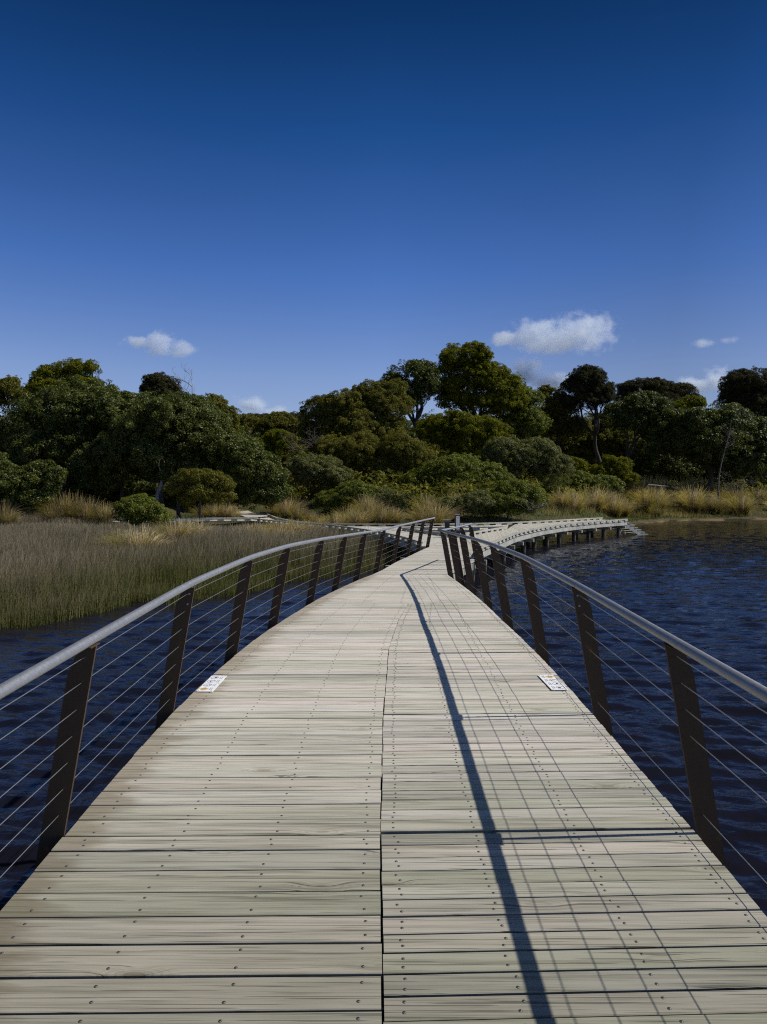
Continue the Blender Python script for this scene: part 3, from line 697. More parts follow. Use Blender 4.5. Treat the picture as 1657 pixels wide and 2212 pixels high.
# ------------------------------------------------------------------ vegetation
def nrmz(v): return v / (np.linalg.norm(v, axis=-1, keepdims=True) + 1e-9)
def crown(lobes, L, W, cr, dens=1.0, seed=0, droop=.0, cull=True, under=.85, flat=.8, split=True):
    """lobes: (centre, radii) -> leaf quads gathered in clumps over each lobe"""
    g = np.random.default_rng(seed); Vs = []; Ts = []
    if split:
        ex = []
        for (c, r) in lobes:
            c = np.array(c); r = np.array(r); ex.append((c, r * .80))
            for _ in range(8):
                u = nrmz(g.normal(size=3)); u[2] = abs(u[2]) * .9 - .15; u[1] = -abs(u[1]) if g.random() < .6 else u[1]
                q = g.uniform(.30, .50); ex.append((c + u * r * (1.02 - q), np.array((r[0], r[1], r[2])) ** .5 * np.mean(r) ** .5 * q))
        lobes = ex
    for (c, r) in lobes:
        c = np.array(c); r = np.array(r); p = 1.6
        area = 4 * math.pi * (((r[0] * r[1]) ** p + (r[0] * r[2]) ** p + (r[1] * r[2]) ** p) / 3) ** (1 / p)
        k = max(int(area / (math.pi * cr * cr) * 1.9), 8)
        u = nrmz(g.normal(size=(k, 3)))
        keep = ~((u[:, 2] < -.35) & (g.random(k) < under))
        if cull: keep &= ~((u[:, 1] > .35) & (g.random(k) < .55))
        u = u[keep]; k = len(u)
        if k == 0: continue
        lump = 1 + .13 * np.sin(u[:, 0] * 5 + seed) * np.sin(u[:, 1] * 4 + 1.3 * seed) + .10 * np.sin(u[:, 2] * 7 + u[:, 0] * 3 + seed)
        f = np.where(g.random(k) < .18, g.uniform(.45, .8, k), g.uniform(.88, 1.03, k)) * lump; spr = g.random(k) < .13; f = np.where(spr, f * g.uniform(1.08, 1.28, k), f)
        cc = c + u * r * f[:, None]
        csz = cr * g.uniform(.65, 1.35, k) * np.where(spr, .6, 1.0); ct = g.random(k)
        nl = np.maximum((dens * 1.0 * (csz ** 2) * 2 * math.pi / (L * W)).astype(int), 6)
        ix = np.repeat(np.arange(k), nl); n = len(ix)
        v = nrmz(g.normal(size=(n, 3)) + u[ix] * .55 + np.array((0, 0, .35)))
        pos_ = cc[ix] + v * (csz[ix] * g.uniform(.45, 1.0, n) ** .6)[:, None] * np.array((1, 1, flat))
        nn = nrmz(v * .6 + u[ix] * .5 + np.array((0, 0, .2)) + g.normal(size=(n, 3)) * .75)
        a = nrmz(np.cross(nn, g.normal(size=(n, 3)))); a = nrmz(a - np.array((0, 0, droop))); b = nrmz(np.cross(nn, a))
        s = g.uniform(.65, 1.3, n)[:, None]
        Q = np.stack([pos_ - a * L * .5 * s, pos_ + b * W * .5 * s, pos_ + a * L * .5 * s, pos_ - b * W * .5 * s], 1)
        Vs.append(Q.reshape(-1, 3)); tt = np.clip(.25 + .38 * ct[ix] + g.normal(0, .24, n), 0, 1); Ts.append(np.repeat(tt, 4))
    V = np.concatenate(Vs); T = np.concatenate(Ts); F = np.arange(len(V)).reshape(-1, 4)
    return V, F, T
NLEAF = 0
def limb(mb, a, b, r0, r1, g, wob=.08, n=6, sides=7):
    a, b = np.array(a, float), np.array(b, float); d = b - a; L = np.linalg.norm(d)
    o1, o2 = g.normal(size=3) * L * wob, g.normal(size=3) * L * wob
    P = []; Rr = []
    for i in range(n + 1):
        s = i / n; P.append(a + d * s + o1 * math.sin(math.pi * s) + o2 * math.sin(2 * math.pi * s) * .5 - np.array((0, 0, 0)) ); Rr.append(r0 + (r1 - r0) * s)
    mb.tube(P, Rr, sides); return P
def twigs(mb, P, g, n, L, r, depth=2, up=.3):
    for _ in range(n):
        i = g.integers(1, len(P)); p = np.array(P[i]); d = g.normal(size=3); d[2] = abs(d[2]) * .7 + up; d /= np.linalg.norm(d)
        q = limb(mb, p, p + d * L * g.uniform(.6, 1.2), r, r * .35, g, .10, 4, 5)
        if depth > 1: twigs(mb, q, g, 3, L * .6, r * .5, depth - 1, up)
TREES = []
def plant(name, label, cat, mat, D, lobes, leaf=(.26, .13), cr=.62, dens=1.0, base=None, trunk=.18, seed=0, group=None, droop=0., fork=.45, limbs=True, depthk=.8, under=.55, bark='bark', zb=None, flat=.8):
    global NLEAF
    W = []
    for q in lobes:
        px, py, rx, ry = q[:4]; d = D + (q[4] if len(q) > 4 else 0)
        k_ = 1.13 * d / FPX; W.append((at_y(px, py, d), (rx * k_, max(rx, ry) * depthk * k_, ry * k_)))
    cx = np.mean([q[0] for q in lobes]) if base is None else base
    bp = at_y(cx, 1100, D); bx, by = bp[0], D; bz = float(hground(bx, by)) if zb is None else zb
    root = empty(name, (bx, by, bz), label, cat, group)
    sc = .62 * (D / 55.) ** .6; cr = cr * .62
    V, F, T = crown(W, leaf[0] * sc, leaf[1] * sc, cr, dens, seed, droop, under=under, flat=flat)
    NLEAF += len(F)
    link('crown', mesh_np('crown', V, F, M[mat], tint=T), root)
    if limbs:
        g = np.random.default_rng(seed + 99); mb = MB()
        low = min(w_[0][2] - w_[1][2] for w_ in W); top = max(w_[0][2] for w_ in W)
        cen = np.mean([w_[0] for w_ in W], 0); fz = bz + (top - bz) * fork * .8
        fp = np.array((bx + (cen[0] - bx) * .45, by + (cen[1] - by) * .45, fz))
        limb(mb, (bx, by, bz - .3), fp, trunk, trunk * .72, g, .05, 6, 9)
        for (c, r) in W:
            P = limb(mb, fp, c + np.array((0, 0, r[2] * .25)), trunk * .55, trunk * .16, g, .07, 6, 6)
            for k in range(4):
                u = nrmz(g.normal(size=3)); u[2] = abs(u[2])
                limb(mb, P[g.integers(2, 6)], c + u * r * .85, trunk * .22, trunk * .06, g, .10, 4, 5)
        mb.build('trunk', M[bark], root)
    TREES.append(root); return root

G_ = 'glossy'
# left mass
plant('spreading_tree', 'broad dark glossy-leaved tree, the tall rounded dome at far left above the reeds', 'tree', G_, 58, [(180, 905, 128, 70), (80, 950, 92, 70), (262, 915, 85, 58), (300, 890, 60, 32), (330, 905, 50, 40), (150, 975, 120, 60), (30, 985, 60, 60), (215, 860, 45, 30)], cr=.75, seed=1, base=130, trunk=.35)
plant('spreading_tree', 'wide dark glossy-leaved tree whose dome spreads over open trunks left of the path', 'tree', G_, 52, [(360, 935, 125, 68), (300, 985, 105, 55), (455, 975, 95, 58), (230, 1010, 70, 45), (400, 900, 70, 40), (385, 1010, 90, 38)], cr=.72, seed=2, base=352, trunk=.30, fork=.5)
plant('spreading_tree', 'low glossy skirt of foliage touching the ground beside the path', 'tree', G_, 50, [(540, 1015, 66, 52), (588, 1043, 40, 38), (500, 985, 60, 45), (560, 1065, 50, 30), (535, 1080, 36, 20), (600, 1072, 34, 24)], cr=.55, seed=3, limbs=False)
plant('leafy_shrub', 'dark glossy shrub at the left picture edge behind the marsh', 'shrub', G_, 48, [(35, 1050, 68, 48), (95, 1035, 42, 42), (-25, 1030, 60, 62), (70, 1080, 55, 30)], cr=.5, seed=4, trunk=.1)
plant('leafy_tree', 'yellow-green tree top with bare twigs rising over the left dome', 'tree', 'lime', 66, [(112, 815, 36, 24), (157, 803, 40, 24), (200, 800, 14, 22), (130, 842, 62, 28), (175, 835, 45, 24)], cr=.45, seed=5, leaf=(.2, .1), dens=.75, trunk=.2)
plant('leafy_tree', 'dark olive tree behind the dome at the left picture edge', 'tree', 'olive', 72, [(18, 848, 40, 30), (62, 868, 40, 28), (-30, 870, 50, 50)], cr=.5, seed=6, trunk=.2)
plant('dark_conifer', 'small blackish bushy tree top against the sky, left of the bare tree', 'tree', 'she', 68, [(340, 825, 30, 17), (322, 842, 20, 18), (372, 838, 18, 22), (350, 850, 42, 22), (355, 880, 40, 24)], cr=.4, seed=7, leaf=(.2, .08), dens=.9, trunk=.2)
plant('leafy_tree', 'small olive tree just right of the bare tree on the left skyline', 'tree', 'olive', 66, [(452, 882, 40, 26), (488, 905, 30, 28), (430, 905, 40, 30), (480, 940, 40, 36)], cr=.45, seed=8, leaf=(.2, .09))
plant('leafy_tree', 'yellowish olive tree in the skyline dip beyond the dead stump', 'tree', 'olive', 84, [(530, 925, 44, 26), (602, 918, 48, 22), (570, 955, 60, 36), (640, 935, 36, 28), (600, 985, 70, 40)], cr=.55, seed=9, leaf=(.22, .1))
plant('vine_shrub', 'bright yellow-green creeper mound below the skyline dip', 'shrub', 'lime', 68, [(608, 950, 34, 20), (585, 965, 34, 24), (560, 985, 40, 24)], cr=.38, seed=10, leaf=(.16, .09), trunk=.08)
plant('young_tree', 'small olive tree standing in front of the open trunks', 'tree', 'olive', 45, [(430, 1032, 50, 18), (474, 1048, 34, 20), (386, 1056, 34, 15), (442, 1064, 46, 18), (410, 1080, 26, 14), (480, 1074, 28, 16)], cr=.34, seed=11, leaf=(.18, .09), base=428, trunk=.09, dens=.65, fork=.7)
plant('round_shrub', 'round green shrub standing alone at the marsh edge', 'shrub', 'shrub', 39, [(305, 1108, 54, 26), (298, 1094, 40, 22), (325, 1118, 42, 20)], cr=.34, seed=12, leaf=(.17, .09), trunk=.05)
# centre slope
plant('tea_tree', 'olive fine-leaved thicket climbing the skyline left of the tall tree', 'tree', 'olive', 72, [(690, 898, 46, 38), (745, 882, 58, 38), (820, 865, 44, 40), (780, 930, 90, 45), (705, 940, 62, 42), (852, 848, 26, 30), (800, 858, 40, 34), (840, 885, 50, 40)], cr=.55, seed=13, leaf=(.22, .08), trunk=.22)
plant('open_tree', 'dark round-topped tree with bare forking limbs showing under its crown', 'tree', G_, 78, [(890, 812, 52, 30), (850, 828, 28, 22), (922, 832, 26, 34), (868, 850, 40, 26), (905, 848, 26, 18), (880, 870, 34, 22)], cr=.5, seed=14, leaf=(.24, .12), base=902, trunk=.3, fork=.62, dens=.85)
plant('tall_tree', 'tallest yellow-green tree, rounded crown tiers high against the sky', 'tree', 'lime', 80, [(1005, 778, 56, 34), (965, 800, 24, 30), (1030, 812, 56, 34), (985, 838, 48, 24), (1072, 835, 46, 38), (1098, 872, 38, 34), (1050, 870, 48, 26), (945, 845, 16, 18), (1110, 840, 26, 30), (985, 868, 40, 20)], cr=.6, seed=15, leaf=(.24, .1), base=1030, trunk=.42, fork=.5)
plant('leafy_tree', 'mid-green tree growing under the tallest crown', 'tree', 'lime', 74, [(1000, 930, 60, 40), (945, 935, 50, 40), (1050, 940, 50, 40), (1020, 965, 60, 36)], cr=.5, seed=16, leaf=(.2, .09), trunk=.2)
plant('leafy_tree', 'pale green tree pressed against the right of the tallest tree', 'tree', 'shrub', 82, [(1120, 865, 36, 40), (1135, 915, 46, 46), (1152, 868, 26, 24), (1090, 930, 40, 40)], cr=.5, seed=17, leaf=(.22, .11), trunk=.2)
plant('tea_tree', 'olive-grey feathery thicket in the middle of the slope', 'shrub', 'olive', 61, [(785, 985, 66, 48), (860, 985, 72, 46), (825, 1025, 70, 42), (720, 975, 48, 36), (900, 1000, 40, 36)], cr=.5, seed=18, leaf=(.2, .07), trunk=.15)
plant('grey_shrub', 'grey-green shrub beside the tangled dead branches', 'shrub', 'grey', 58, [(692, 1025, 52, 40), (655, 1012, 40, 30), (735, 1040, 36, 30)], cr=.42, seed=19, leaf=(.16, .08), trunk=.1)
plant('round_shrub', 'large rounded green shrub right of centre above the boardwalk', 'shrub', 'shrub', 56, [(990, 1028, 72, 44), (930, 1040, 56, 36), (1052, 1042, 52, 36), (1000, 1060, 80, 30)], cr=.45, seed=20, leaf=(.18, .09), trunk=.12)
plant('low_shrub', 'low bright green shrub left of centre behind the tussocks', 'shrub', 'shrub', 51, [(765, 1078, 60, 32), (720, 1085, 40, 24), (800, 1092, 40, 22)], cr=.36, seed=21, leaf=(.16, .08), trunk=.06)
plant('low_shrub', 'low olive shrub directly behind the centre tussocks', 'shrub', 'grey', 48, [(855, 1090, 46, 28), (885, 1098, 32, 20), (835, 1080, 34, 24)], cr=.34, seed=22, leaf=(.15, .07), trunk=.06)
plant('grey_shrub', 'tall grey-green shrub mound on the slope right of centre', 'shrub', 'grey', 63, [(1100, 985, 55, 44), (1150, 990, 58, 46), (1195, 1018, 46, 38), (1080, 1015, 40, 36)], cr=.45, seed=23, leaf=(.17, .08), trunk=.12)
plant('leafy_shrub', 'leafy green shrub beside the jetty, right of the sign post', 'shrub', 'shrub', 45, [(1085, 1088, 62, 32), (1140, 1080, 44, 30), (1060, 1100, 36, 18), (1110, 1062, 40, 26)], cr=.36, seed=24, leaf=(.16, .08), trunk=.06)
plant('low_shrub', 'pale low shrub between the tussocks behind the sign post', 'shrub', 'grey', 44, [(1005, 1098, 40, 22), (965, 1095, 24, 20), (1035, 1085, 36, 24)], cr=.3, seed=25, leaf=(.14, .06), trunk=.05)
plant('leafy_shrub', 'mid-green shrub mound above the right bank tussocks', 'shrub', 'shrub', 66, [(1250, 1050, 48, 26), (1305, 1052, 40, 22), (1205, 1060, 40, 28)], cr=.4, seed=26, leaf=(.17, .09), trunk=.08)
# right group
plant('sheoak_tree', 'dark feathery she-oak with a round crown on a slanting trunk', 'tree', 'she', 88, [(1268, 820, 40, 26), (1240, 845, 28, 28), (1295, 848, 32, 26), (1310, 862, 18, 18), (1262, 868, 44, 16), (1228, 872, 16, 16)], cr=.5, seed=27, leaf=(.26, .05), base=1300, trunk=.3, fork=.62, droop=.3, dens=1.0)
plant('sheoak_tree', 'black-green domed she-oak behind, between the slanting one and the right edge', 'tree', 'she', 104, [(1390, 840, 52, 20), (1352, 858, 24, 28), (1430, 852, 40, 26), (1470, 855, 34, 26), (1500, 872, 18, 20), (1440, 880, 60, 26)], cr=.7, seed=28, leaf=(.28, .06), trunk=.3, droop=.3)
plant('leafy_tree', 'mid-green tree with a dark leaning trunk below the domed she-oak', 'tree', G_, 84, [(1392, 880, 56, 30), (1340, 900, 44, 26), (1425, 905, 36, 26), (1375, 915, 50, 22)], cr=.5, seed=29, leaf=(.24, .11), base=1335, trunk=.26, fork=.55)
plant('spreading_tree', 'wide glossy dark tree spreading over shade at the right, behind the dead trunk', 'tree', G_, 82, [(1480, 925, 70, 42), (1560, 922, 84, 42), (1620, 950, 60, 50), (1545, 965, 110, 44), (1450, 965, 56, 44), (1665, 985, 50, 50), (1600, 1000, 60, 36)], cr=.7, seed=30, leaf=(.27, .13), base=1520, trunk=.35, fork=.5)
plant('sheoak_tree', 'large brownish-black she-oak dome at the right picture edge', 'tree', 'she', 104, [(1622, 835, 62, 36), (1665, 865, 56, 52), (1585, 868, 36, 34), (1630, 885, 70, 34), (1700, 840, 50, 40)], cr=.75, seed=31, leaf=(.28, .06), trunk=.3, droop=.3)
plant('leafy_tree', 'small yellow-lit tree top between the two dark she-oak domes', 'tree', 'lime', 92, [(1492, 872, 28, 15), (1470, 882, 24, 14)], cr=.4, seed=32, leaf=(.2, .1), trunk=.15)
plant('leafy_tree', 'dark bushy tree between the tallest tree and the slanting she-oak', 'tree', 'olive', 90, [(1192, 872, 34, 34), (1178, 848, 16, 14), (1215, 905, 40, 40), (1175, 920, 40, 40), (1245, 930, 30, 30)], cr=.5, seed=33, leaf=(.22, .09), trunk=.2)
plant('leafy_tree', 'shaded tree under the slanting she-oak', 'tree', 'olive', 94, [(1300, 945, 60, 50), (1235, 975, 56, 44), (1345, 980, 50, 44), (1290, 1000, 60, 36)], cr=.6, seed=34, leaf=(.24, .1), trunk=.2)
plant('vine_shrub', 'yellow-green scrub at the foot of the leaning trunk', 'shrub', 'lime', 78, [(1330, 1010, 34, 26), (1300, 1025, 36, 20), (1235, 1010, 30, 22), (1355, 1035, 26, 14)], cr=.36, seed=35, leaf=(.16, .08), trunk=.06)
plant('dark_thicket', 'dark thicket filling the hollow under the wide right-hand tree', 'shrub', G_, 93, [(1440, 1015, 70, 36), (1530, 1020, 80, 34), (1620, 1028, 70, 30)], cr=.6, seed=36, leaf=(.25, .12), trunk=.15)
plant('dark_thicket', 'dark thicket filling the hollow under the left-hand trees', 'shrub', G_, 62, [(200, 1050, 110, 46), (330, 1060, 100, 40), (450, 1060, 80, 40)], cr=.6, seed=37, leaf=(.25, .12), trunk=.15)
for i, (px, py, D, rx, ry) in enumerate([(560, 912, 150, 60, 10), (620, 905, 160, 50, 9), (500, 915, 150, 50, 14)]):
    plant('far_tree', ['distant dark tree line hump over the dip', 'distant tree hump right in the dip', 'distant tree hump left in the dip'][i], 'tree', 'she', D, [(px, py, rx, ry), (px + 20, py + 20, rx, 18)], cr=.9, seed=40 + i, leaf=(.3, .14), limbs=False)
for i, (px, py, D) in enumerate([(665, 945, 112), (760, 930, 116), (850, 925, 112), (935, 930, 118), (1030, 925, 114), (1120, 935, 118), (1215, 945, 112), (1320, 930, 120), (1410, 930, 116), (1500, 925, 122), (1600, 930, 118), (1680, 925, 122)]):
    plant('background_tree', 'dark tree on the ridge glimpsed through gaps behind the nearer trees', 'tree', ('olive', 'she', G_)[i % 3], D, [(px, py, 52, 26), (px + 18, py + 40, 56, 36), (px - 24, py + 36, 50, 36)], cr=.7, seed=140 + i, leaf=(.28, .14), limbs=False, group='background trees on the ridge')
print('leaves', NLEAF)
# trunks seen under the left tree
for i, (px, D, lean, lab) in enumerate([(347, 50, 6, 'grey bare stem standing under the left canopy'), (388, 51, 26, 'thick slanting stem under the left canopy, right of the grey one'), (278, 53, -10, 'dim stem deep in the left canopy shade')]):
    p = at_y(px, 1100, D); g = np.random.default_rng(60 + i); z0 = float(hground(p[0], D)); mb = MB()
    root = empty('tree_trunk', (p[0], D, z0), lab, 'tree trunk')
    q = at_y(px + lean, 1000, D); P = limb(mb, (p[0], D, z0 - .2), q, .16, .10, g, .05, 7, 8); twigs(mb, P[3:], g, 4, 1.6, .05, 2, .4); mb.build('trunk', M['dead' if i == 0 else 'bark'], root)
# bare and dead wood
def dead_tree(name, label, px, py0, py1, D, r, n, L, seed, lean=0, mat='dead', ground=True):
    g = np.random.default_rng(seed); p = at_y(px, py0, D); q = at_y(px + lean, py1, D)
    z0 = float(hground(p[0], D)) - .2 if ground else p[2]
    root = empty(name, (p[0], D, z0), label, 'dead tree'); mb = MB()
    P = limb(mb, (p[0], D, z0), q, r, r * .3, g, .05, 8, 7); twigs(mb, P[4:], g, n, L, r * .35, 3, .5)
    mb.build('trunk', M[mat], root); return root
dead_tree('bare_tree', 'leafless grey twiggy tree on the left skyline', 415, 905, 835, 66, .12, 9, 2.0, 71)
dead_tree('dead_tree', 'pale dead tree with broken branches at the edge of the right bank', 1558, 1048, 905, 73, .10, 6, 1.6, 72, lean=22, mat='greywood')
dead_tree('dead_stump', 'broken silver stump in the scrub left of the tangle', 530, 975, 940, 76, .22, 2, .5, 73, lean=6)
for i, (px, py, D, n, L, lab) in enumerate([(650, 975, 60, 11, 1.6, 'tangle of dry grey branches in the scrub above the path'), (1160, 1105, 43, 7, .8, 'dry twigs sticking out of the shrub beside the jetty'), (1590, 1060, 70, 9, 1.6, 'grey leafless bush on the right bank')]):
    g = np.random.default_rng(80 + i); p = at_y(px, py, D); root = empty('dead_branches', tuple(p), lab, 'branches'); mb = MB()
    P = [p + np.array((k * .35 * L - .7 * L, 0, .1 * k)) for k in range(5)]; mb.tube(P, .045, 6); twigs(mb, P, g, n, L, .03, 3, .1); mb.build('branches', M['greywood'], root)
for i, (a, b_, D, lab) in enumerate([((1400, 1048), (1445, 1051), 77, 'longer grey driftwood log on the right bank'), ((1450, 1051), (1475, 1054), 77, 'short grey driftwood piece at the log end')]):
    p, q = at_y(*a, D), at_y(*b_, D); g = np.random.default_rng(90 + i); mb = MB(); root = empty('driftwood', tuple((p + q) / 2), lab, 'log'); limb(mb, p, q, .12, .07, g, .06, 6, 7); mb.build('log', M['dead'], root)
for s, D in ((105, 65), (150, 66), (195, 66)):
    pass

# blades: grass strips (5 verts, 3 triangles each)
def blades(base, h, lean, az, wd, tip_drop=.0, seg=3):
    n = len(base); t = np.linspace(0, 1, seg + 1)
    d = np.stack([np.cos(az), np.sin(az), np.zeros(n)], 1); s = np.stack([-np.sin(az + 1.2), np.cos(az + 1.2), np.zeros(n)], 1)
    rows = []
    for k, q in enumerate(t):
        out_ = lean * (q ** 1.7); up = q - tip_drop * q ** 2.6
        c = base + d * (out_ * h)[:, None] + np.array((0, 0, 1.)) * (up * h)[:, None]
        ww = (wd * (1 - q * .75))[:, None] * .5
        rows.append(c - s * ww); rows.append(c + s * ww)
    V = np.stack(rows, 1); m = 2 * (seg + 1)
    F = np.concatenate([np.stack([np.arange(n) * m + 2 * k, np.arange(n) * m + 2 * k + 1, np.arange(n) * m + 2 * k + 3, np.arange(n) * m + 2 * k + 2], 1) for k in range(seg)])
    return V.reshape(-1, 3), F, np.repeat(t, 2)
# tussocks
def tussock_mesh(seed, n=460, gold=.5):
    g = np.random.default_rng(seed); az = g.uniform(0, 2 * math.pi, n); rad = .20 * np.sqrt(g.random(n))
    base = np.stack([rad * np.cos(az), rad * np.sin(az), np.full(n, -.05)], 1)
    az2 = az + g.normal(0, .30, n); h = g.uniform(.60, 1.12, n); lean = np.clip(np.abs(g.normal(.50, .30, n)), .03, 1.1); drop = np.clip(lean * .50, 0, .62)
    V, F, tt = blades(base, h, lean, az2, g.uniform(.012, .026, n), drop, 4)
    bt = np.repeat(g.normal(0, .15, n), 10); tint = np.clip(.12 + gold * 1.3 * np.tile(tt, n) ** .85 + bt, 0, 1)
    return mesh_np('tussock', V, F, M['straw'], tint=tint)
TM = [tussock_mesh(100 + i, gold=gd) for i, gd in enumerate((.62, .50, .56, .42, .30))]
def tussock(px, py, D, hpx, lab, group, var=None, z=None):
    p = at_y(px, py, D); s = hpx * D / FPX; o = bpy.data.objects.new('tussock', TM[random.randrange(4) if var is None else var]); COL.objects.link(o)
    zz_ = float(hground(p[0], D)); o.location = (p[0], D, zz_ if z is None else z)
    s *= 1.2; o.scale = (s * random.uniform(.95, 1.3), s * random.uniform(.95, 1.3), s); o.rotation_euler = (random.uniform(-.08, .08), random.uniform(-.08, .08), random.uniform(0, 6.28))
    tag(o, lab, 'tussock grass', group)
grp = 'tussocks behind the boardwalk kerb'
for px, D, h in [(622, 51, 42), (645, 48, 32), (605, 56, 38), (672, 46, 26), (632, 56, 42)]:
    tussock(px, 1110, D, h, 'golden tussock among those right of the gravel path', 'tussocks right of the gravel path')
for px, D, h in [(690, 43, 34), (730, 42, 40), (752, 43.5, 46), (776, 42, 44), (803, 43.5, 50), (828, 41.5, 46), (850, 42, 38), (790, 45, 48)]:
    tussock(px, 1120, D, h, 'straw-gold tussock in the row behind the boardwalk kerb, left of the sign post', grp)
for px, D, h in [(912, 41.5, 48), (938, 42, 54), (955, 43, 44), (925, 44, 52), (985, 46, 44)]:
    tussock(px, 1120, D, h, 'reddish-gold tussock behind the kerb where the handrails end', 'tussocks above the rail ends')
for px, D, h in [(465, 47, 36), (440, 47.5, 34), (490, 47, 36), (507, 47, 26)]:
    tussock(px, 1115, D, h, 'bright golden tussock on the left of the gravel path', 'tussocks left of the gravel path')
for px, D, h in [(540, 32, 58), (562, 33, 60), (588, 33.5, 58), (612, 33, 62), (640, 33.5, 58), (515, 33, 48), (672, 34, 48), (575, 31, 60), (625, 31.5, 64), (550, 30.5, 54), (600, 30, 58)]:
    tussock(px, 1150, D, h * .70, 'tall straw tussock at the marsh edge in front of the boardwalk', 'tussocks in front of the boardwalk')
for px, D, h in [(270, 25, 74), (300, 24.5, 82), (325, 25.5, 60), (378, 28, 74), (400, 28.5, 70), (425, 30, 64)]:
    tussock(px, 1190, D, h * .8, 'pale tussock standing alone among the marsh rushes', 'tussocks inside the marsh', None)
for px, D, h in [(135, 47, 62), (160, 47.5, 66), (190, 47, 58), (225, 46, 50), (5, 46, 50), (20, 45, 40), (110, 46, 40)]:
    tussock(px, 1110, D, h * .85, 'dark olive grass clump in the shade behind the marsh at left', 'shaded grass clumps at left', 4)
gr = np.random.default_rng(21); k = 0
while k < 50:
    px = gr.uniform(1195, 1700); D = gr.uniform(67, 84); p = at_y(px, 1100, D); tt_ = D - yshore(p[0])
    if tt_ < .8 or tt_ > 17 or (px < 1390 and tt_ < 5.0): continue
    lab = 'straw tussock on the right bank close to the waterline' if tt_ < 5.5 else 'straw tussock higher up on the right bank below the trees'
    tussock(px, 1100, D, gr.uniform(20, 46), lab, 'tussocks along the waterline' if tt_ < 5.5 else 'tussocks on the upper right bank', int(gr.choice([0, 1, 2, 3, 3, 4, 4, 4, 4]))); k += 1
for px, D, h in [(1215, 55, 44), (1240, 55, 48), (1283, 61, 50), (1325, 63, 46), (1345, 64, 40), (1300, 64, 44), (1420, 70, 48), (1395, 69, 50)]:
    tussock(px, 1110, D, h, 'big rounded tussock behind the jetty lawn', 'tussocks behind the jetty lawn', random.choice([1, 3, 0]))

# marsh rushes: nobody could count them
g = np.random.default_rng(33); N = 430000
yy = 13 + (56 - 13) * g.random(N) ** 1.25; xx = g.uniform(-1, 1, N) * (.60 * yy + 3); xx = np.where(xx > 3, -xx, xx)
t_s = yy - yshore(xx)
Lx = np.interp(yy, LES[:, 1], LES[:, 0]); fr_x, fr_y = FRONT[:, 0], FRONT[:, 1]
ord_ = np.argsort(fr_x); yfront = np.interp(xx, fr_x[ord_], fr_y[ord_], left=42.6, right=23)
keep = (t_s > -1.5) & (xx < np.where(yy < 23, Lx - .25, 9)) & (yy < yfront - .3) & (xx < 1.0)
keep &= (yy < 40.5) | (xx < -14)
keep |= (t_s > 0) & (xx < -17) & (yy > 45) & (yy < 50)
nz = np.sin(xx * .55 + 1.3 * np.sin(yy * .4)) * np.sin(yy * .5 + .7 * np.sin(xx * .3)) + .6 * np.sin(xx * 1.7 + yy * .9) * np.sin(yy * 1.3 - xx * .4)
keep &= g.random(N) < np.clip(.8 + .3 * nz, .3, 1)
xx, yy, t_s, nz = xx[keep], yy[keep], t_s[keep], nz[keep]; n = len(xx)
base = np.stack([xx, yy, np.maximum(hground(xx, yy), WATER) - .05], 1)
h = (.62 + .10 * nz + g.normal(0, .13, n)) * (.72 + .28 * sstep(t_s, -1.4, .8)); h = np.clip(h, .15, 1.05) * (1 - .30 * sstep(yy, 30, 40))
V, F, tt = blades(base, h, np.abs(g.normal(.20, .20, n)), g.uniform(0, 6.28, n), .0045 + .00034 * yy, .02, 2)
gcol = np.clip(.50 + .10 * nz + .13 * np.sin(xx * .21 + 2) * np.sin(yy * .27 + xx * .08) + .12 * sstep(yy, 24, 36) + g.normal(0, .16, n) - .28 * (1 - sstep(t_s, -.5, 3.2)), 0, 1)
tint = np.clip(np.repeat(gcol, 6) + .30 * (np.tile(tt, n) - .55), 0, 1)
tag(link('marsh_rushes', mesh_np('marsh_rushes', V, F, M['reed'], tint=tint)), 'brown-green marsh rushes filling the left bank up to the bridge', 'rushes', kind='stuff')
print('rushes', n)
# short grass on the banks
N = 150000; yy = g.uniform(36, 86, N); xx = g.uniform(-20, 55, N); t_s = yy - yshore(xx); r_ = yy - yrise(xx)
bx_ = BACK[np.argsort(BACK[:, 0])]; yb = np.interp(xx, bx_[:, 0], bx_[:, 1])
keep = (t_s > .2) & (r_ < 16) & ((xx > 15.4) | (yy > yb + .3)) & (xx > -9 + .0 * yy) & (np.abs(xx) < .62 * yy)
keep |= (xx < -7) & (yy > 46) & (yy < 72) & (xx > -17)
keep &= ~on_path(xx, yy)
xx, yy = xx[keep], yy[keep]; n = len(xx); base = np.stack([xx, yy, hground(xx, yy) - .03], 1)
V, F, tt = blades(base, g.uniform(.10, .24, n), np.abs(g.normal(.3, .2, n)), g.uniform(0, 6.28, n), np.full(n, .035), .05, 2)
tag(link('bank_grass', mesh_np('bank_grass', V, F, M['lawn'], tint=np.clip(np.repeat(g.normal(.5, .22, n), 6), 0, 1))), 'short green grass on the far banks around path and jetty', 'grass', kind='stuff')
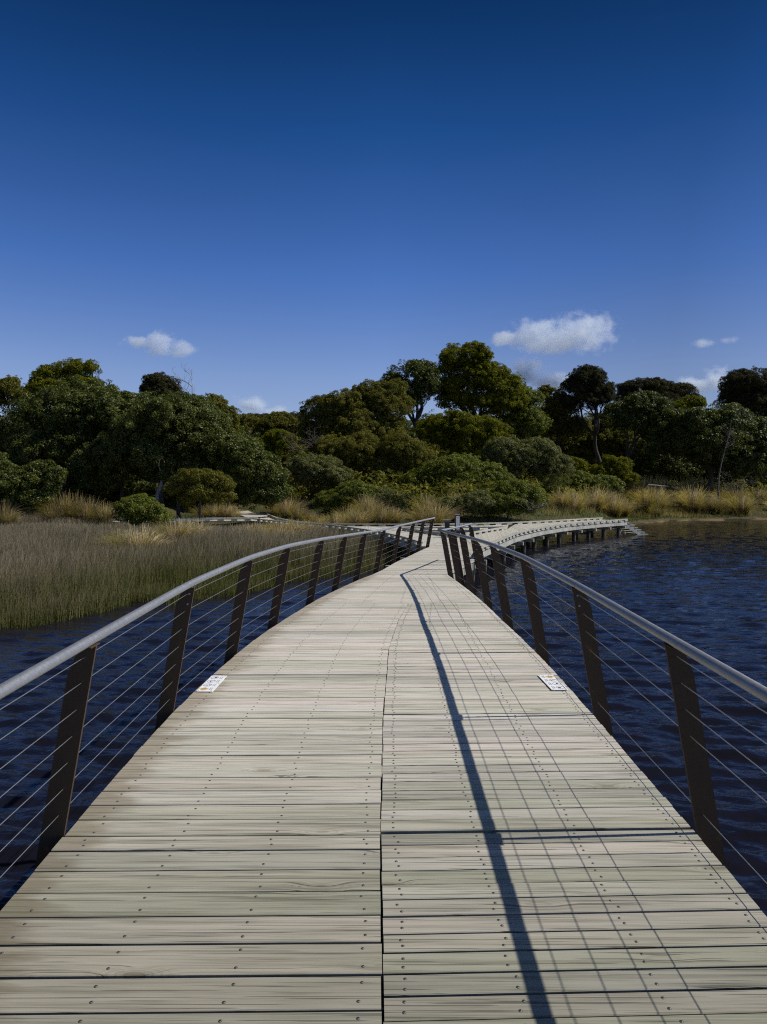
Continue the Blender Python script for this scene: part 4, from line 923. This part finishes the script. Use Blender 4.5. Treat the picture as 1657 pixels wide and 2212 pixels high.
# taller sedge between the tussocks of the right bank
N = 90000; yy = g.uniform(48, 86, N); xx = g.uniform(12, 58, N); t_s = yy - yshore(xx)
keep = (t_s > .6) & (t_s < 18) & (np.abs(xx) < .62 * yy) & ((t_s > 5) | (xx > 24)) & (np.sin(xx * .8 + 2 * np.sin(yy * .5)) * np.sin(yy * .7 + xx * .2) > g.uniform(-1, .7, N))
xx, yy = xx[keep], yy[keep]; n = len(xx); base = np.stack([xx, yy, hground(xx, yy) - .03], 1)
V, F, tt = blades(base, g.uniform(.25, .85, n), np.abs(g.normal(.4, .25, n)), g.uniform(0, 6.28, n), np.full(n, .032), .15, 2)
pt_ = .30 + .22 * np.sin(xx * .45 + yy * .3) + g.normal(0, .16, n)
tag(link('bank_sedge', mesh_np('bank_sedge', V, F, M['straw'], tint=np.clip(np.repeat(pt_, 6) + .15 * (np.tile(tt, n) - .4), 0, 1))), 'loose olive and straw sedge between the tussocks of the right bank', 'sedge', kind='stuff')
# undergrowth on the slopes: a leafy mass with no single plants to tell apart
N = 2600; yy = g.uniform(44, 125, N); xx = g.uniform(-85, 95, N); r_ = yy - yrise(xx); keep = (r_ > 7) & (np.abs(xx) < .64 * yy + 3) & ~((xx > -16) & (xx < -7) & (yy < 66)) & ~((xx > 18) & (r_ < 13))
xx, yy = xx[keep], yy[keep]; s = g.uniform(.6, 1.5, len(xx))
V, F, T = crown([((a, b, float(hground(a, b)) + q * .35), (q * 1.25, q, q * .8)) for a, b, q in zip(xx, yy, s)], .34, .18, .55, .55, 5, split=False)
tag(link('undergrowth', mesh_np('undergrowth', V, F, M['olive'], tint=T)), 'dense low scrub covering the slope beneath the trees', 'undergrowth', kind='stuff'); print('under', len(F))

# ------------------------------------------------------------------ clouds (volumes lit by the sun)
def cloud(label, px, py, rx, ry, puffs, dens, D=1600, seed=0, soft=.5):
    c = at_y(px, py, D); k = D / FPX; sx, sz = rx * k, ry * k; sy = sx * .55
    t = NT('cloud_vapour'); t.t.nodes.remove(t.b); P = t.n('TexCoord').outputs['Object']
    f = None
    Pn = t.n('TexNoise'); t.l(t.vmath('ADD', t.vmath('MULTIPLY', P, (sx / 34., sy / 34., sz / 30.)), (seed * 7.3, seed * 3.1, 0)), Pn.inputs['Vector'])
    Pn.inputs['Scale'].default_value = 1.0; Pn.inputs['Detail'].default_value = 6; Pn.inputs['Roughness'].default_value = .62
    for (ux, uz, ur, vr) in puffs:
        q = t.n('VectorMath', operation='LENGTH'); t.l(t.vmath('MULTIPLY', t.vmath('SUBTRACT', P, (ux, 0, uz)), (1 / ur, 1 / max(ur, .6), 1 / vr)), q.inputs[0])
        v = t.math('SUBTRACT', 1.0, q.outputs['Value']); f = v if f is None else t.math('MAXIMUM', f, v)
    d = t.math('ADD', f, t.math('MULTIPLY', t.math('SUBTRACT', Pn.outputs[0], .52), 2.3))
    d = t.math('MULTIPLY', t.step(d, .08, .08 + soft), dens)
    vol = t.n('VolumePrincipled'); vol.inputs['Color'].default_value = (.86, .93, 1.0, 1); t.l(d, vol.inputs['Density']); vol.inputs['Anisotropy'].default_value = .1
    t.l(vol.outputs[0], t.out.inputs['Volume'])
    me = bpy.data.meshes.new('cloud'); bmv = MB(); n = 14
    V = []; F = []
    for i in range(n + 1):
        for j in range(2 * n):
            a = math.pi * i / n; b_ = math.pi * j / n; V.append((1.08 * math.sin(a) * math.cos(b_), 1.08 * math.sin(a) * math.sin(b_), 1.15 * math.cos(a)))
    F = [(i * 2 * n + j, (i + 1) * 2 * n + j, (i + 1) * 2 * n + (j + 1) % (2 * n), i * 2 * n + (j + 1) % (2 * n)) for i in range(n) for j in range(2 * n)]
    o = link('cloud', mesh_np('cloud', V, F, t.m)); o.location = c; o.scale = (sx, sy, sz)
    tag(o, label, 'cloud')
    o.data.materials[0].cycles.volume_step_rate = .6 if hasattr(o.data.materials[0].cycles, 'volume_step_rate') else 1
cloud('largest white cloud, two-humped, right of the tallest tree', 1210, 722, 165, 58, [(-.32, .05, .42, .62), (.32, .10, .50, .80), (.0, -.25, .80, .55), (-.72, -.15, .28, .30)], .022, seed=1)
cloud('single small white cloud on the left over the trees', 345, 746, 92, 46, [(.05, .0, .62, .70), (.45, -.2, .40, .50), (-.45, .15, .45, .35)], .030, seed=2)
cloud('pale cloud low behind the tallest tree and the she-oak', 1165, 812, 95, 52, [(-.2, .2, .6, .6), (.35, -.2, .6, .5)], .09, seed=3, soft=.7)
cloud('white cloud low in front of the dark dome at the right', 1528, 824, 88, 48, [(.25, .15, .5, .7), (-.35, -.15, .55, .5)], .06, seed=4, soft=.6)
cloud('thin wispy cloud high at the right', 1548, 740, 70, 26, [(.3, .2, .5, .4), (-.3, -.05, .5, .45)], .03, seed=5, soft=.9)
cloud('hazy cloud low over the dip left of centre', 555, 878, 92, 44, [(-.1, .1, .55, .6), (.45, -.25, .45, .4)], .06, seed=6, soft=.8)
